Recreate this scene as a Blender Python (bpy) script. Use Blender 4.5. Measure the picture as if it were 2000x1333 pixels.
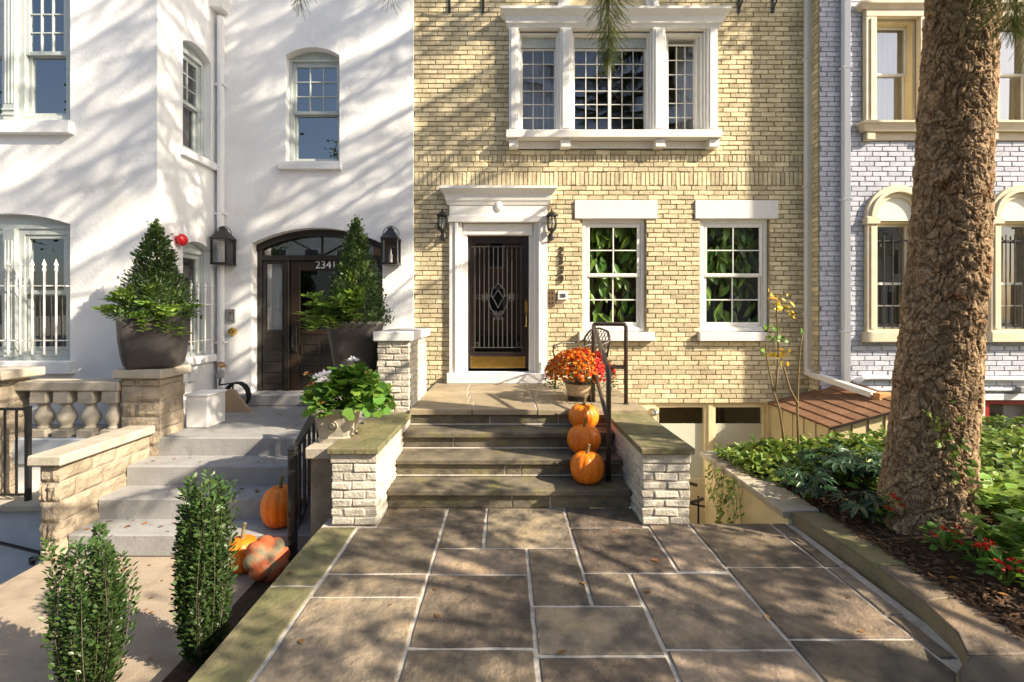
import bpy, math, random
import numpy as np
from mathutils import Vector, Matrix, noise as mnoise
R = math.radians
rng = random.Random(7)
nr = np.random.default_rng(7)
for o in list(bpy.data.objects): bpy.data.objects.remove(o)
scene = bpy.context.scene
col = scene.collection

# ------------------------------------------------------------------ camera
F, CX, CY, EYE = 935.0, 988.0, 610.0, 1.74         # photo focal length and vanishing point in pixels; eye height above the patio
cd = bpy.data.cameras.new('camera'); cam = bpy.data.objects.new('camera', cd); col.objects.link(cam)
cd.sensor_width = 36; cd.lens = F*36/2000
cd.shift_x = (1000-CX)/2000; cd.shift_y = (CY-666.5)/2000
cd.clip_start = 0.05; cd.clip_end = 400
cam.location = (0, 0, EYE); cam.rotation_euler = (R(90), 0, 0)
scene.camera = cam

# ------------------------------------------------------------------ sky and sun
PHI, EL = R(66), R(33)                             # sun to the right of the facade's normal, and its height
SUN = Vector((math.cos(EL)*math.sin(PHI), -math.cos(EL)*math.cos(PHI), math.sin(EL)))
wd = bpy.data.worlds.new('World'); scene.world = wd; wd.use_nodes = True
wn = wd.node_tree.nodes; wl = wd.node_tree.links
sky = wn.new('ShaderNodeTexSky'); sky.sky_type = 'NISHITA'; sky.sun_disc = False
sky.sun_elevation = EL; sky.sun_rotation = math.atan2(SUN.x, SUN.y)
sky.dust_density = 2.0; sky.air_density = 1.0; sky.ozone_density = 0.8
bg = wn['Background']; bg.inputs['Strength'].default_value = 0.115
wl.new(sky.outputs[0], bg.inputs['Color'])
sl = bpy.data.lights.new('sun', 'SUN'); sl.energy = 5.0; sl.angle = R(0.53); sl.color = (1.0, 0.87, 0.68)
so = bpy.data.objects.new('sun', sl); col.objects.link(so); so.location = (20, -8, 20)
so.rotation_euler = SUN.to_track_quat('Z', 'Y').to_euler()
vs = scene.view_settings; vs.view_transform = 'Standard'; vs.look = 'None'; vs.gamma = 1; vs.exposure = 1.15
vs.use_curve_mapping = False
scene.render.engine = 'CYCLES'
scene.cycles.max_bounces = 8; scene.cycles.transparent_max_bounces = 24

# ------------------------------------------------------------------ materials
def M(name, c1, c2=None, scale=6.0, rough=0.7, bump=0.0, bscale=40.0, rnd=0.0, spec=0.3, metal=0.0, detail=6.0, lo=0.35, hi=0.65,
      third=None, tscale=2.0, tlo=0.55, thi=0.7, trans=0.0, huevar=0.0, stretch=None, bdist=0.01):
    m = bpy.data.materials.new(name); m.use_nodes = True
    n = m.node_tree.nodes; l = m.node_tree.links; p = n['Principled BSDF']; out = n['Material Output']
    p.inputs['Roughness'].default_value = rough; p.inputs['Metallic'].default_value = metal
    p.inputs['Specular IOR Level'].default_value = spec
    geo = n.new('ShaderNodeNewGeometry'); pos = geo.outputs['Position']
    if stretch:
        mp = n.new('ShaderNodeMapping'); mp.inputs['Scale'].default_value = stretch
        l.new(pos, mp.inputs['Vector']); pos = mp.outputs[0]
    colr = None
    def noise(sc, det=detail):
        t = n.new('ShaderNodeTexNoise'); t.inputs['Scale'].default_value = sc; t.inputs['Detail'].default_value = det
        t.inputs['Roughness'].default_value = 0.6
        l.new(pos, t.inputs['Vector']); return t.outputs['Fac']
    def remap(fac, a, b):
        r = n.new('ShaderNodeMapRange'); r.inputs[1].default_value = a; r.inputs[2].default_value = b
        l.new(fac, r.inputs[0]); return r.outputs[0]
    def mix(f, a, b):
        x = n.new('ShaderNodeMix'); x.data_type = 'RGBA'
        l.new(f, x.inputs[0])
        for s, v in ((x.inputs[6], a), (x.inputs[7], b)):
            if isinstance(v, tuple): s.default_value = (*v, 1)
            else: l.new(v, s)
        return x.outputs[2]
    if c2 is None:
        rgb = n.new('ShaderNodeRGB'); rgb.outputs[0].default_value = (*c1, 1); colr = rgb.outputs[0]
    else: colr = mix(remap(noise(scale), lo, hi), c1, c2)
    if third: colr = mix(remap(noise(tscale, 5.0), tlo, thi), colr, third)
    if rnd or huevar:
        at = n.new('ShaderNodeAttribute'); at.attribute_name = 'rnd'
        hs = n.new('ShaderNodeHueSaturation'); l.new(colr, hs.inputs['Color'])
        v = n.new('ShaderNodeMapRange'); v.inputs[3].default_value = 1-rnd; v.inputs[4].default_value = 1+rnd
        l.new(at.outputs['Fac'], v.inputs[0]); l.new(v.outputs[0], hs.inputs['Value'])
        if huevar:
            h = n.new('ShaderNodeMapRange'); h.inputs[3].default_value = .5-huevar; h.inputs[4].default_value = .5+huevar
            ml = n.new('ShaderNodeMath'); ml.operation = 'MULTIPLY'; ml.inputs[1].default_value = 7.31
            fr = n.new('ShaderNodeMath'); fr.operation = 'FRACT'
            l.new(at.outputs['Fac'], ml.inputs[0]); l.new(ml.outputs[0], fr.inputs[0]); l.new(fr.outputs[0], h.inputs[0]); l.new(h.outputs[0], hs.inputs['Hue'])
        colr = hs.outputs[0]
    l.new(colr, p.inputs['Base Color'])
    if bump:
        b = n.new('ShaderNodeBump'); b.inputs['Strength'].default_value = bump; b.inputs['Distance'].default_value = bdist
        l.new(noise(bscale, 8.0), b.inputs['Height']); l.new(b.outputs[0], p.inputs['Normal'])
    if trans:
        tr = n.new('ShaderNodeBsdfTranslucent'); l.new(colr, tr.inputs['Color'])
        ms = n.new('ShaderNodeMixShader'); ms.inputs[0].default_value = trans
        l.new(p.outputs[0], ms.inputs[1]); l.new(tr.outputs[0], ms.inputs[2]); l.new(ms.outputs[0], out.inputs['Surface'])
    return m

def glass(name, tint=(.92, .95, .95), base=0.06, gain=1.0, rough=0.0):
    m = bpy.data.materials.new(name); m.use_nodes = True
    n = m.node_tree.nodes; l = m.node_tree.links; n.remove(n['Principled BSDF']); out = n['Material Output']
    t = n.new('ShaderNodeBsdfTransparent'); t.inputs[0].default_value = (*tint, 1)
    g = n.new('ShaderNodeBsdfGlossy'); g.inputs['Roughness'].default_value = rough
    ge = n.new('ShaderNodeNewGeometry'); dt = n.new('ShaderNodeVectorMath'); dt.operation = 'DOT_PRODUCT'
    l.new(ge.outputs['Normal'], dt.inputs[0]); l.new(ge.outputs['Incoming'], dt.inputs[1])
    def mth(op, a, b):
        q = n.new('ShaderNodeMath'); q.operation = op; l.new(a, q.inputs[0 if op != 'SUBTRACT' else 1])
        if b is not None: q.inputs[1 if op != 'SUBTRACT' else 0].default_value = b
        return q.outputs[0]
    sch = mth('POWER', mth('SUBTRACT', mth('ABSOLUTE', dt.outputs['Value'], None), 1.0), 5.0)   # same from both sides of the pane
    fr = n.new('ShaderNodeMath'); fr.operation = 'MULTIPLY_ADD'; fr.inputs[1].default_value = .96; fr.inputs[2].default_value = .04; l.new(sch, fr.inputs[0])
    ma = n.new('ShaderNodeMath'); ma.operation = 'MULTIPLY_ADD'; ma.use_clamp = True
    ma.inputs[1].default_value = gain; ma.inputs[2].default_value = base; l.new(fr.outputs[0], ma.inputs[0])
    ms = n.new('ShaderNodeMixShader'); l.new(ma.outputs[0], ms.inputs[0]); l.new(t.outputs[0], ms.inputs[1]); l.new(g.outputs[0], ms.inputs[2])
    l.new(ms.outputs[0], out.inputs['Surface']); return m

def emit(name, c, s):
    m = bpy.data.materials.new(name); m.use_nodes = True
    p = m.node_tree.nodes['Principled BSDF']; p.inputs['Base Color'].default_value = (*c, 1)
    p.inputs['Emission Color'].default_value = (*c, 1); p.inputs['Emission Strength'].default_value = s; return m

m_ybrick = M('yellow painted brick', (.58, .49, .31), (.69, .595, .395), 11, .75, 1.0, 50, .24, .25, bdist=.012, third=(.42, .34, .20), tscale=2.6, tlo=.52, thi=.8)
m_ymortar = M('yellow mortar with joint shade', (.28, .22, .13), (.46, .38, .235), 6, .9, .6, 90)  # same paint as the brick; shade of the recessed joints put into the colour
m_gbrick = M('lilac grey painted brick', (.46, .47, .54), (.55, .56, .625), 9, .75, .5, 90, .08, .25, bdist=.008)
m_gmortar = M('grey painted mortar', (.27, .28, .33), (.38, .39, .45), 14, .9, .5, 120)
m_wbrick = M('whitewashed brick', (.50, .46, .38), (.62, .575, .485), 12, .85, 1.0, 45, .16, .2, third=(.32, .29, .23), tscale=8, tlo=.58, thi=.78, bdist=.011)
m_wmortar = M('whitewashed mortar', (.36, .325, .265), (.46, .42, .35), 14, .9, .6, 80)
m_stucco = M('white stucco', (.79, .79, .79), (.84, .84, .83), 3, .85, .45, 22, third=(.73, .715, .69), tscale=1.6, tlo=.52, thi=.75, bdist=.012)
m_trim = M('white trim paint', (.76, .74, .69), (.82, .80, .76), 7, .45, .25, 60, .03, .4, stretch=(6, 6, 1), bdist=.003)
m_lintel = M('white tooled stone', (.70, .68, .66), (.80, .78, .75), 20, .8, .6, 30, 0, .2, stretch=(6, 6, .6), bdist=.006)
m_cream = M('cream painted surround', (.64, .54, .39), (.72, .62, .46), 6, .7, .25, 50, .04, .25, stretch=(1, 1, 1.5))
m_creamp = M('cream plaster', (.66, .55, .33), (.74, .63, .40), 4, .85, .4, 50, 0, .2, third=(.5, .4, .24), tscale=2.5, tlo=.62, thi=.8)
m_sash = M('grey green sash paint', (.40, .44, .43), (.50, .54, .52), 18, .5, .35, 60, .05, .35, stretch=(5, 5, 1), bdist=.004)
m_sashw = M('white sash paint', (.74, .72, .66), (.80, .78, .73), 12, .45, .15, 70, .03, .4)
m_blue = M('bluestone', (.275, .215, .152), (.105, .088, .070), 5.0, .62, 1.0, 7, .34, .3, third=(.34, .255, .16), tscale=2.1, tlo=.52, thi=.70, huevar=.010, bdist=.035, lo=.32, hi=.62)
m_moss = M('mossy bluestone', (.21, .19, .095), (.12, .122, .058), 5, .7, .8, 14, .12, .3, third=(.21, .165, .105), tscale=2.6, tlo=.48, thi=.68, bdist=.02)
m_tread = M('bluestone tread', (.20, .168, .118), (.082, .073, .058), 4.0, .6, .9, 14, .25, .3, third=(.185, .165, .075), tscale=4.5, tlo=.52, thi=.66, bdist=.014, stretch=(1, 1, 1.6))
m_porch = M('buff flagstone', (.36, .29, .19), (.25, .205, .14), 4, .6, .4, 30, .12, .3, third=(.22, .18, .10), tscale=3, tlo=.58, thi=.7)
m_joint = M('pale mortar joint', (.44, .40, .35), (.56, .52, .46), 14, .9, .9, 40, third=(.25, .21, .17), tscale=5, tlo=.56, thi=.72)
m_conc = M('grey painted concrete', (.27, .265, .26), (.33, .325, .32), 5, .7, .4, 50, .05, .3, third=(.20, .185, .17), tscale=6, tlo=.6, thi=.75)
m_walk = M('tan concrete walk', (.33, .265, .20), (.40, .325, .245), 5, .85, .7, 80, 0, .2, third=(.24, .19, .14), tscale=3, tlo=.55, thi=.75)
m_sand = M('rock faced sandstone', (.40, .335, .25), (.26, .215, .155), 5, .85, 1.0, 26, .16, .2, third=(.25, .20, .14), tscale=6, tlo=.6, thi=.8, bdist=.02)
m_cast = M('weathered cast stone', (.47, .42, .34), (.37, .33, .26), 6, .85, .5, 40, .06, .2, third=(.24, .21, .16), tscale=7, tlo=.6, thi=.8)
m_bwall = M('blue grey wall paint and shade', (.42, .46, .52), (.48, .52, .57), 5, .8, .4, 40, third=(.6, .62, .64), tscale=9, tlo=.7, thi=.74)
m_iron = M('black iron', (.012, .012, .013), (.022, .021, .02), 30, .38, .1, 80, 0, .5)
m_pipe = M('bronze painted pipe', (.045, .034, .028), (.07, .052, .042), 18, .35, .15, 60, 0, .5)
m_brown = M('dark bronze door paint', (.022, .016, .016), (.03, .022, .022), 20, .3, 0, 60, 0, .5)
m_bdoor = M('black gloss door paint', (.014, .012, .011), (.03, .024, .018), 14, .3, .3, 30, 0, .5, stretch=(4, 4, .6), bdist=.004)
m_wood = M('dark stained wood', (.022, .014, .010), (.042, .024, .015), 30, .35, .25, 60, 0, .45, stretch=(6, 6, .5), bdist=.003)
m_brass = M('brass', (.62, .43, .13), (.48, .32, .09), 18, .26, .1, 60, 0, .5, metal=1.0)
m_chrome = M('brushed steel', (.55, .55, .54), None, 8, .32, 0, 60, 0, .5, metal=1.0)
m_greyp = M('grey plastic', (.34, .34, .33), None, 8, .45)
m_whitep = M('white plastic', (.78, .78, .77), None, 8, .4, 0, 50, 0, .4)
m_red = M('red enamel', (.55, .012, .018), None, 8, .25, 0, 50, 0, .5)
m_redp = M('red window paint', (.30, .022, .016), (.36, .03, .022), 9, .4)
m_pot = M('dark resin planter', (.050, .043, .040), (.072, .062, .058), 26, .5, .8, 26, 0, .35, stretch=(1, 1, 9), bdist=.008)
m_tanp = M('tan plastic pot', (.52, .40, .26), (.57, .45, .30), 9, .45, 0, 40)
m_orange = M('pumpkin skin', (.72, .155, .008), (.82, .235, .012), 14, .4, .5, 60, .06, .4, third=(.58, .16, .02), tscale=22, tlo=.62, thi=.72, bdist=.004)
m_gourd = M('warty red pumpkin', (.46, .10, .035), (.36, .13, .065), 8, .6, .9, 22, 0, .25, third=(.19, .165, .10), tscale=8, tlo=.46, thi=.58)
m_stem = M('pumpkin stem', (.14, .12, .055), (.22, .18, .09), 20, .8, .5, 50)
m_bark = M('spruce bark', (.225, .145, .082), (.38, .275, .17), 16, .95, 1.0, 50, .75, .1, third=(.17, .075, .035), tscale=4.5, tlo=.58, thi=.7, bdist=.012)
m_bark2 = M('grey bark', (.10, .08, .062), (.16, .13, .10), 12, .95, .8, 40, 0, .1)
m_cane = M('rose cane', (.16, .11, .05), (.22, .17, .07), 20, .7, .2, 50)
m_needle = M('spruce needles', (.075, .11, .025), (.13, .15, .035), 5, .6, 0, 40, .35, .25, trans=.3, huevar=.02)
m_leaf = M('tree foliage', (.06, .115, .022), (.10, .15, .03), 2, .5, 0, 40, .35, .3, trans=.35, huevar=.03)
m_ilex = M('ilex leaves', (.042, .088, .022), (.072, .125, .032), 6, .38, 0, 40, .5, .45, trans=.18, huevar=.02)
m_box = M('boxwood leaves', (.060, .110, .028), (.092, .15, .040), 7, .42, 0, 40, .45, .4, trans=.2, huevar=.02)
m_lime = M('fresh green leaves', (.17, .29, .040), (.24, .37, .06), 7, .45, 0, 40, .3, .35, trans=.35, huevar=.02)
m_ivy = M('ivy leaves', (.11, .185, .028), (.22, .30, .055), 5, .4, 0, 40, .45, .4, trans=.3, huevar=.03)
m_hell = M('hellebore leaves', (.022, .060, .026), (.040, .085, .036), 7, .32, 0, 40, .3, .5, trans=.15)
m_house = M('reflection stand-in leaves', (.11, .22, .025), (.18, .30, .04), 6, .35, 0, 40, .4, .45, trans=.3, huevar=.03)
m_geran = M('geranium leaves', (.10, .22, .028), (.15, .28, .045), 8, .5, 0, 40, .35, .3, trans=.3, huevar=.025)
m_petalw = M('white petals', (.82, .80, .84), None, 5, .6, 0, 40, .05, .2, trans=.3)
m_petalr = M('red begonia petals', (.70, .018, .012), None, 5, .5, 0, 40, .25, .3, trans=.25)
m_mumo = M('orange mum petals', (.56, .085, .006), (.68, .19, .010), 14, .6, 0, 40, .35, .2, trans=.2, huevar=.02)
m_mumr = M('red mum petals', (.50, .015, .010), None, 14, .6, 0, 40, .3, .2, trans=.2)
m_dry = M('dry brown leaf', (.30, .15, .05), (.24, .11, .04), 9, .7, 0, 40, .4, .2, trans=.2, huevar=.02)
m_yleaf = M('yellow rose leaves', (.62, .42, .03), (.45, .36, .06), 9, .5, 0, 40, .3, .3, trans=.35, huevar=.03)
m_mulch = M('bark mulch', (.085, .050, .030), (.15, .09, .055), 30, .95, .8, 60, .5, .1)
m_soil = M('dark soil', (.05, .034, .022), (.09, .06, .04), 18, .95, 1.0, 50, 0, .1, bdist=.02)
m_shing = M('brown asphalt shingle', (.20, .105, .060), (.26, .145, .085), 30, .9, .5, 120, .18, .15)
m_olive = M('olive painted boards', (.56, .47, .27), (.62, .52, .31), 5, .7, .2, 40, .03, .25)
m_block = M('raw orange brick', (.46, .22, .10), (.58, .32, .14), 12, .9, .5, 60, .15, .1)
m_in = M('interior plaster', (.26, .24, .22), None, 4, .9)
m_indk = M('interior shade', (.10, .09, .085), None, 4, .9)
m_curt = M('sheer curtain', (.62, .60, .57), None, 5, .9, 0, 40, 0, .1, trans=.4)
m_blind = M('pale roller shade', (.80, .76, .64), None, 5, .8, 0, 40, 0, .1)
m_asph = M('asphalt', (.05, .05, .052), (.065, .065, .067), 30, .9, .4, 120)
m_pave = M('concrete sidewalk', (.34, .32, .29), (.40, .38, .34), 5, .9, .3, 60)
m_obrick = M('orange brick wall', (.46, .22, .12), (.54, .29, .17), 9, .85, .3, 40)
m_rtile = M('red tile roof', (.36, .10, .05), (.44, .15, .08), 9, .8, .4, 30)
m_pale = M('pale painted facade', (.62, .57, .48), (.68, .63, .54), 5, .85)
g_win = glass('window glass', base=.10, gain=1.6)
g_plant = glass('clear window glass', base=.05, gain=1.1)
g_bay = glass('bay window glass', (.8, .8, .8), base=.06, gain=1.2)
g_up = glass('upper window glass', base=.24, gain=1.8)
g_dark = glass('door glass', (.45, .45, .45), base=.07, gain=1.2)
g_lamp = glass('lantern glass', (.9, .92, .92), base=.05, gain=1.5)
m_bulb = M('candle bulb', (.75, .68, .55), None, 5, .3)
m_rubber = M('black rubber hose', (.015, .015, .015), None, 5, .5)

# ------------------------------------------------------------------ pixels to points
def X(px, Y): return (px-CX)/F*Y
def Z(py, Y): return EYE-(py-CY)/F*Y
def GY(py, z=0.0): return F*(EYE-z)/(py-CY)         # distance at which a thing at height z shows at row py
def front(Y0): return lambda p: (p[0], Y0+p[1], p[2])
def sideR(X0): return lambda p: (X0-p[1], p[0], p[2])   # a wall whose face looks towards +X
ident = lambda p: p

# ------------------------------------------------------------------ mesh builder
class MB:
    def __init__(s, T=ident): s.v = []; s.f = []; s.T = T; s.smooth = False
    def add(s, vs, fs):
        k = len(s.v); s.v += [s.T(tuple(p)) for p in vs]; s.f += [tuple(i+k for i in f) for f in fs]; return s
    def box(s, x0, x1, y0, y1, z0, z1):
        return s.add([(x0, y0, z0), (x1, y0, z0), (x1, y1, z0), (x0, y1, z0), (x0, y0, z1), (x1, y0, z1), (x1, y1, z1), (x0, y1, z1)],
                     [(3, 2, 1, 0), (4, 5, 6, 7), (0, 1, 5, 4), (1, 2, 6, 5), (2, 3, 7, 6), (3, 0, 4, 7)])
    def cbox(s, x0, x1, y0, y1, z0, z1, b=.004, j=0.0):
        v, f = chamfer(x1-x0, y1-y0, z1-z0, b, j)
        return s.add([(p[0]+(x0+x1)/2, p[1]+(y0+y1)/2, p[2]+(z0+z1)/2) for p in v], f)
    def quad(s, a, b, c, d): return s.add([a, b, c, d], [(0, 1, 2, 3)])
    def prism(s, poly, a, b, plane='xz'):
        # poly extruded along the axis left out of plane, from a to b
        n = len(poly)
        if plane == 'xz': P = lambda p, t: (p[0], t, p[1])
        elif plane == 'yz': P = lambda p, t: (t, p[0], p[1])
        else: P = lambda p, t: (p[0], p[1], t)
        vs_ = [P(p, a) for p in poly]+[P(p, b) for p in poly]
        return s.add(vs_, [tuple(range(n)), tuple(range(2*n-1, n-1, -1))]+[((i+1) % n, i, n+i, n+(i+1) % n) for i in range(n)])
    def tube(s, pts, r, n=8, cap=True, closed=False):
        pts = [Vector(p) for p in pts]; m = len(pts)
        rs = r if isinstance(r, (list, tuple)) else [r]*m
        vs_ = []; fs = []; ref = None
        for i, p in enumerate(pts):
            if closed: d = pts[(i+1) % m]-pts[i-1]
            else: d = pts[min(i+1, m-1)]-pts[max(i-1, 0)]
            d = d.normalized() if d.length > 1e-9 else Vector((0, 0, 1))
            if ref is None:
                ref = Vector((0, 0, 1)) if abs(d.z) < .9 else Vector((1, 0, 0))
            a = (ref-d*ref.dot(d)); a = a.normalized() if a.length > 1e-6 else d.orthogonal().normalized()
            ref = a; b = d.cross(a)
            for k in range(n):
                t = 2*math.pi*k/n; vs_.append(p+(a*math.cos(t)+b*math.sin(t))*rs[i])
        for i in range(m if closed else m-1):
            j = (i+1) % m
            for k in range(n): fs.append((i*n+k, i*n+(k+1) % n, j*n+(k+1) % n, j*n+k))
        if cap and not closed: fs += [tuple(range(n-1, -1, -1)), tuple(range((m-1)*n, m*n))]
        return s.add(vs_, fs)
    def lathe(s, cx, cy, prof, n=20, z0=0.0, e=2.0, rot=0.0, sx=1.0, sy=1.0):
        # profile of (radius, height); e > 2 squares the section off
        vs_ = []; fs = []
        for r, z in prof:
            for k in range(n):
                t = 2*math.pi*k/n; c, q = math.cos(t), math.sin(t)
                w = (abs(c)**e+abs(q)**e)**(-1/e)*r
                x, y = w*c*sx, w*q*sy
                vs_.append((cx+x*math.cos(rot)-y*math.sin(rot), cy+x*math.sin(rot)+y*math.cos(rot), z0+z))
        for i in range(len(prof)-1):
            for k in range(n): fs.append((i*n+k, i*n+(k+1) % n, (i+1)*n+(k+1) % n, (i+1)*n+k))
        fs += [tuple(range(n-1, -1, -1)), tuple(range((len(prof)-1)*n, len(prof)*n))]
        return s.add(vs_, fs)
    def frame(s, x0, x1, z0, z1, w, y0, y1, b=.003):
        s.cbox(x0, x0+w, y0, y1, z0, z1, b); s.cbox(x1-w, x1, y0, y1, z0, z1, b)
        s.cbox(x0+w, x1-w, y0, y1, z0, z0+w, b); s.cbox(x0+w, x1-w, y0, y1, z1-w, z1, b); return s
    def build(s, name, mat, parent=None, label=None, smooth=None):
        off = root_loc(parent)
        me = bpy.data.meshes.new(name)
        me.from_pydata([(p[0]-off.x, p[1]-off.y, p[2]-off.z) for p in s.v], [], s.f)
        return finish(me, name, mat, parent, label, s.smooth if smooth is None else smooth)

def chamfer(dx, dy, dz, b, j=0.0):
    b = min(b, dx*.3, dy*.3, dz*.3); h = (dx/2, dy/2, dz/2); v = []; idx = {}
    for sx in (-1, 1):
        for sy in (-1, 1):
            for sz in (-1, 1):
                sg = (sx, sy, sz)
                jj = [(rng.random()-.5)*2*j for _ in range(3)]
                for ax in range(3):
                    p = [sg[i]*(h[i]-(0 if i == ax else b))+jj[i] for i in range(3)]
                    idx[(sg, ax)] = len(v); v.append(p)
    f = []
    def face(ks):
        c = [sum(v[k][i] for k in ks)/len(ks) for i in range(3)]
        a = Vector(v[ks[1]])-Vector(v[ks[0]]); bb = Vector(v[ks[2]])-Vector(v[ks[0]])
        f.append(tuple(ks) if a.cross(bb).dot(Vector(c)) > 0 else tuple(reversed(ks)))
    for ax in range(3):
        o = [i for i in range(3) if i != ax]
        for s_ in (-1, 1):
            ks = []
            for a, b2 in ((-1, -1), (1, -1), (1, 1), (-1, 1)):
                g = [0, 0, 0]; g[ax] = s_; g[o[0]] = a; g[o[1]] = b2; ks.append(idx[(tuple(g), ax)])
            face(ks)
        for a in (-1, 1):
            for b2 in (-1, 1):
                g0 = [0, 0, 0]; g0[o[0]] = a; g0[o[1]] = b2; g0[ax] = -1; g1 = list(g0); g1[ax] = 1
                face([idx[(tuple(g0), o[0])], idx[(tuple(g0), o[1])], idx[(tuple(g1), o[1])], idx[(tuple(g1), o[0])]])
    for sx in (-1, 1):
        for sy in (-1, 1):
            for sz in (-1, 1): face([idx[((sx, sy, sz), a)] for a in range(3)])
    return v, f

def root_loc(p):
    v = Vector((0, 0, 0))
    while p is not None: v = v+p.location; p = p.parent
    return v

def finish(me, name, mat, parent, label=None, smooth=False, rnd=None):
    me.materials.append(mat)
    if 'rnd' not in me.attributes:
        a = me.attributes.new('rnd', 'FLOAT', 'POINT')
        a.data.foreach_set('value', np.full(len(me.vertices), rng.random() if rnd is None else rnd, dtype=np.float32))
    if smooth: me.polygons.foreach_set('use_smooth', np.ones(len(me.polygons), dtype=bool))
    o = bpy.data.objects.new(name, me); col.objects.link(o); o.parent = parent
    if label: o['label'] = label
    return o

def thing(name, label, cat, loc=(0, 0, 0), group=None):
    o = bpy.data.objects.new(name, None); col.objects.link(o); o.location = loc; o.empty_display_size = .1
    return tag(o, label, cat, group)
def tag(o, label, cat, group=None):
    o['label'] = label; o['category'] = cat
    if group: o['group'] = group
    return o
def struct(o, label, cat): o['kind'] = 'structure'; return tag(o, label, cat)
def structE(name, label, cat, loc=(0, 0, 0)):
    o = bpy.data.objects.new(name, None); col.objects.link(o); o.location = loc; o.empty_display_size = .1
    return struct(o, label, cat)
def stuff(o): o['kind'] = 'stuff'; return o

# many copies of one little shape joined into one mesh (leaves, needles, petals, chips)
def scatter(name, tv, tf, locs, mats, mat, parent=None, label=None, rnds=None, smooth=False):
    tv = np.asarray(tv, dtype=np.float64); N = len(locs); k = len(tv)
    off = root_loc(parent)
    P = np.einsum('nij,kj->nki', np.asarray(mats), tv)+np.asarray(locs)[:, None, :]-np.array(off)
    me = bpy.data.meshes.new(name)
    loops = np.array([i for f in tf for i in f]); ls = np.array([len(f) for f in tf])
    me.vertices.add(N*k); me.vertices.foreach_set('co', P.reshape(-1).astype(np.float32))
    L = len(loops); me.loops.add(N*L); me.polygons.add(N*len(tf))
    me.loops.foreach_set('vertex_index', (loops[None, :]+(np.arange(N)*k)[:, None]).reshape(-1).astype(np.int32))
    st = np.concatenate([[0], np.cumsum(ls)[:-1]])
    me.polygons.foreach_set('loop_start', (st[None, :]+(np.arange(N)*L)[:, None]).reshape(-1).astype(np.int32))
    me.update(calc_edges=True)
    a = me.attributes.new('rnd', 'FLOAT', 'POINT')
    rn = nr.random(N) if rnds is None else np.asarray(rnds)
    a.data.foreach_set('value', np.repeat(rn, k).astype(np.float32))
    return finish(me, name, mat, parent, label, smooth)

def rotmats(dirs, ups=None, roll=None, scale=None):
    # frames with local Y along dirs, local Z near ups
    d = np.asarray(dirs, float); d = d/np.maximum(np.linalg.norm(d, axis=1, keepdims=True), 1e-9); N = len(d)
    u = nr.normal(size=(N, 3)) if ups is None else np.asarray(ups, float)
    x = np.cross(d, u); x /= np.maximum(np.linalg.norm(x, axis=1, keepdims=True), 1e-9); z = np.cross(x, d)
    m = np.stack([x, d, z], axis=2)
    if scale is not None: m = m*np.asarray(scale).reshape(-1, 1, 1)
    return m
def unit(N):
    v = nr.normal(size=(N, 3)); return v/np.linalg.norm(v, axis=1, keepdims=True)
# leaf shapes: length 1 along Y
LEAF = ([(0, 0, 0), (.26, .38, .06), (.20, .72, .05), (0, 1, -.02), (-.20, .72, .05), (-.26, .38, .06), (0, .5, 0)],
        [(0, 1, 6), (1, 2, 6), (2, 3, 6), (3, 4, 6), (4, 5, 6), (5, 0, 6)])
LONG = ([(0, 0, 0), (.13, .3, .04), (.14, .6, .02), (0, 1, -.12), (-.14, .6, .02), (-.13, .3, .04), (0, .45, -.02)],
        [(0, 1, 6), (1, 2, 6), (2, 3, 6), (3, 4, 6), (4, 5, 6), (5, 0, 6)])
ROUND = ([(0, 0, 0)]+[(.5*math.sin(t)*(1+.08*(-1)**i), .45-.5*math.cos(t)*(1+.08*(-1)**i), .08*(i % 2)) for i, t in enumerate([.5+j*(2*math.pi-1)/9 for j in range(10)])],
         [(0, i, i+1) for i in range(1, 10)])
# ------------------------------------------------------------------ walls, bricks, windows
def arch_top(o, u):
    u0, u1, w0, ws, rise = o
    if rise <= 0: return ws
    c = (u1-u0)/2; rad = (c*c+rise*rise)/(2*rise); d = u-(u0+u1)/2
    return ws+math.sqrt(max(rad*rad-d*d, 0))-(rad-rise)

def wall_face(mb, u0, u1, w0, w1, ops, t):
    us = {u0, u1}
    for o in ops:
        us |= {o[0], o[1]}
        if o[4] > 0: us |= {o[0]+(o[1]-o[0])*i/14 for i in range(15)}
    us = sorted(round(u, 5) for u in us)
    for a, b in zip(us[:-1], us[1:]):
        if b-a < 1e-4: continue
        mid = (a+b)/2; ca = cb = w0
        for o in sorted([o for o in ops if o[0]-1e-4 <= a and b <= o[1]+1e-4], key=lambda o: o[2]):
            if o[2] > min(ca, cb)+1e-4: mb.quad((a, 0, ca), (b, 0, cb), (b, 0, o[2]), (a, 0, o[2]))
            ta, tb = arch_top(o, a), arch_top(o, b)
            mb.quad((a, 0, o[2]), (b, 0, o[2]), (b, t, o[2]), (a, t, o[2]))
            mb.quad((a, 0, ta), (a, t, ta), (b, t, tb), (b, 0, tb))
            ca, cb = ta, tb
        mb.quad((a, 0, ca), (b, 0, cb), (b, 0, w1), (a, 0, w1))
    for o in ops:
        mb.quad((o[0], 0, o[2]), (o[0], t, o[2]), (o[0], t, o[3]), (o[0], 0, o[3]))
        mb.quad((o[1], 0, o[2]), (o[1], 0, o[3]), (o[1], t, o[3]), (o[1], t, o[2]))

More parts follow.
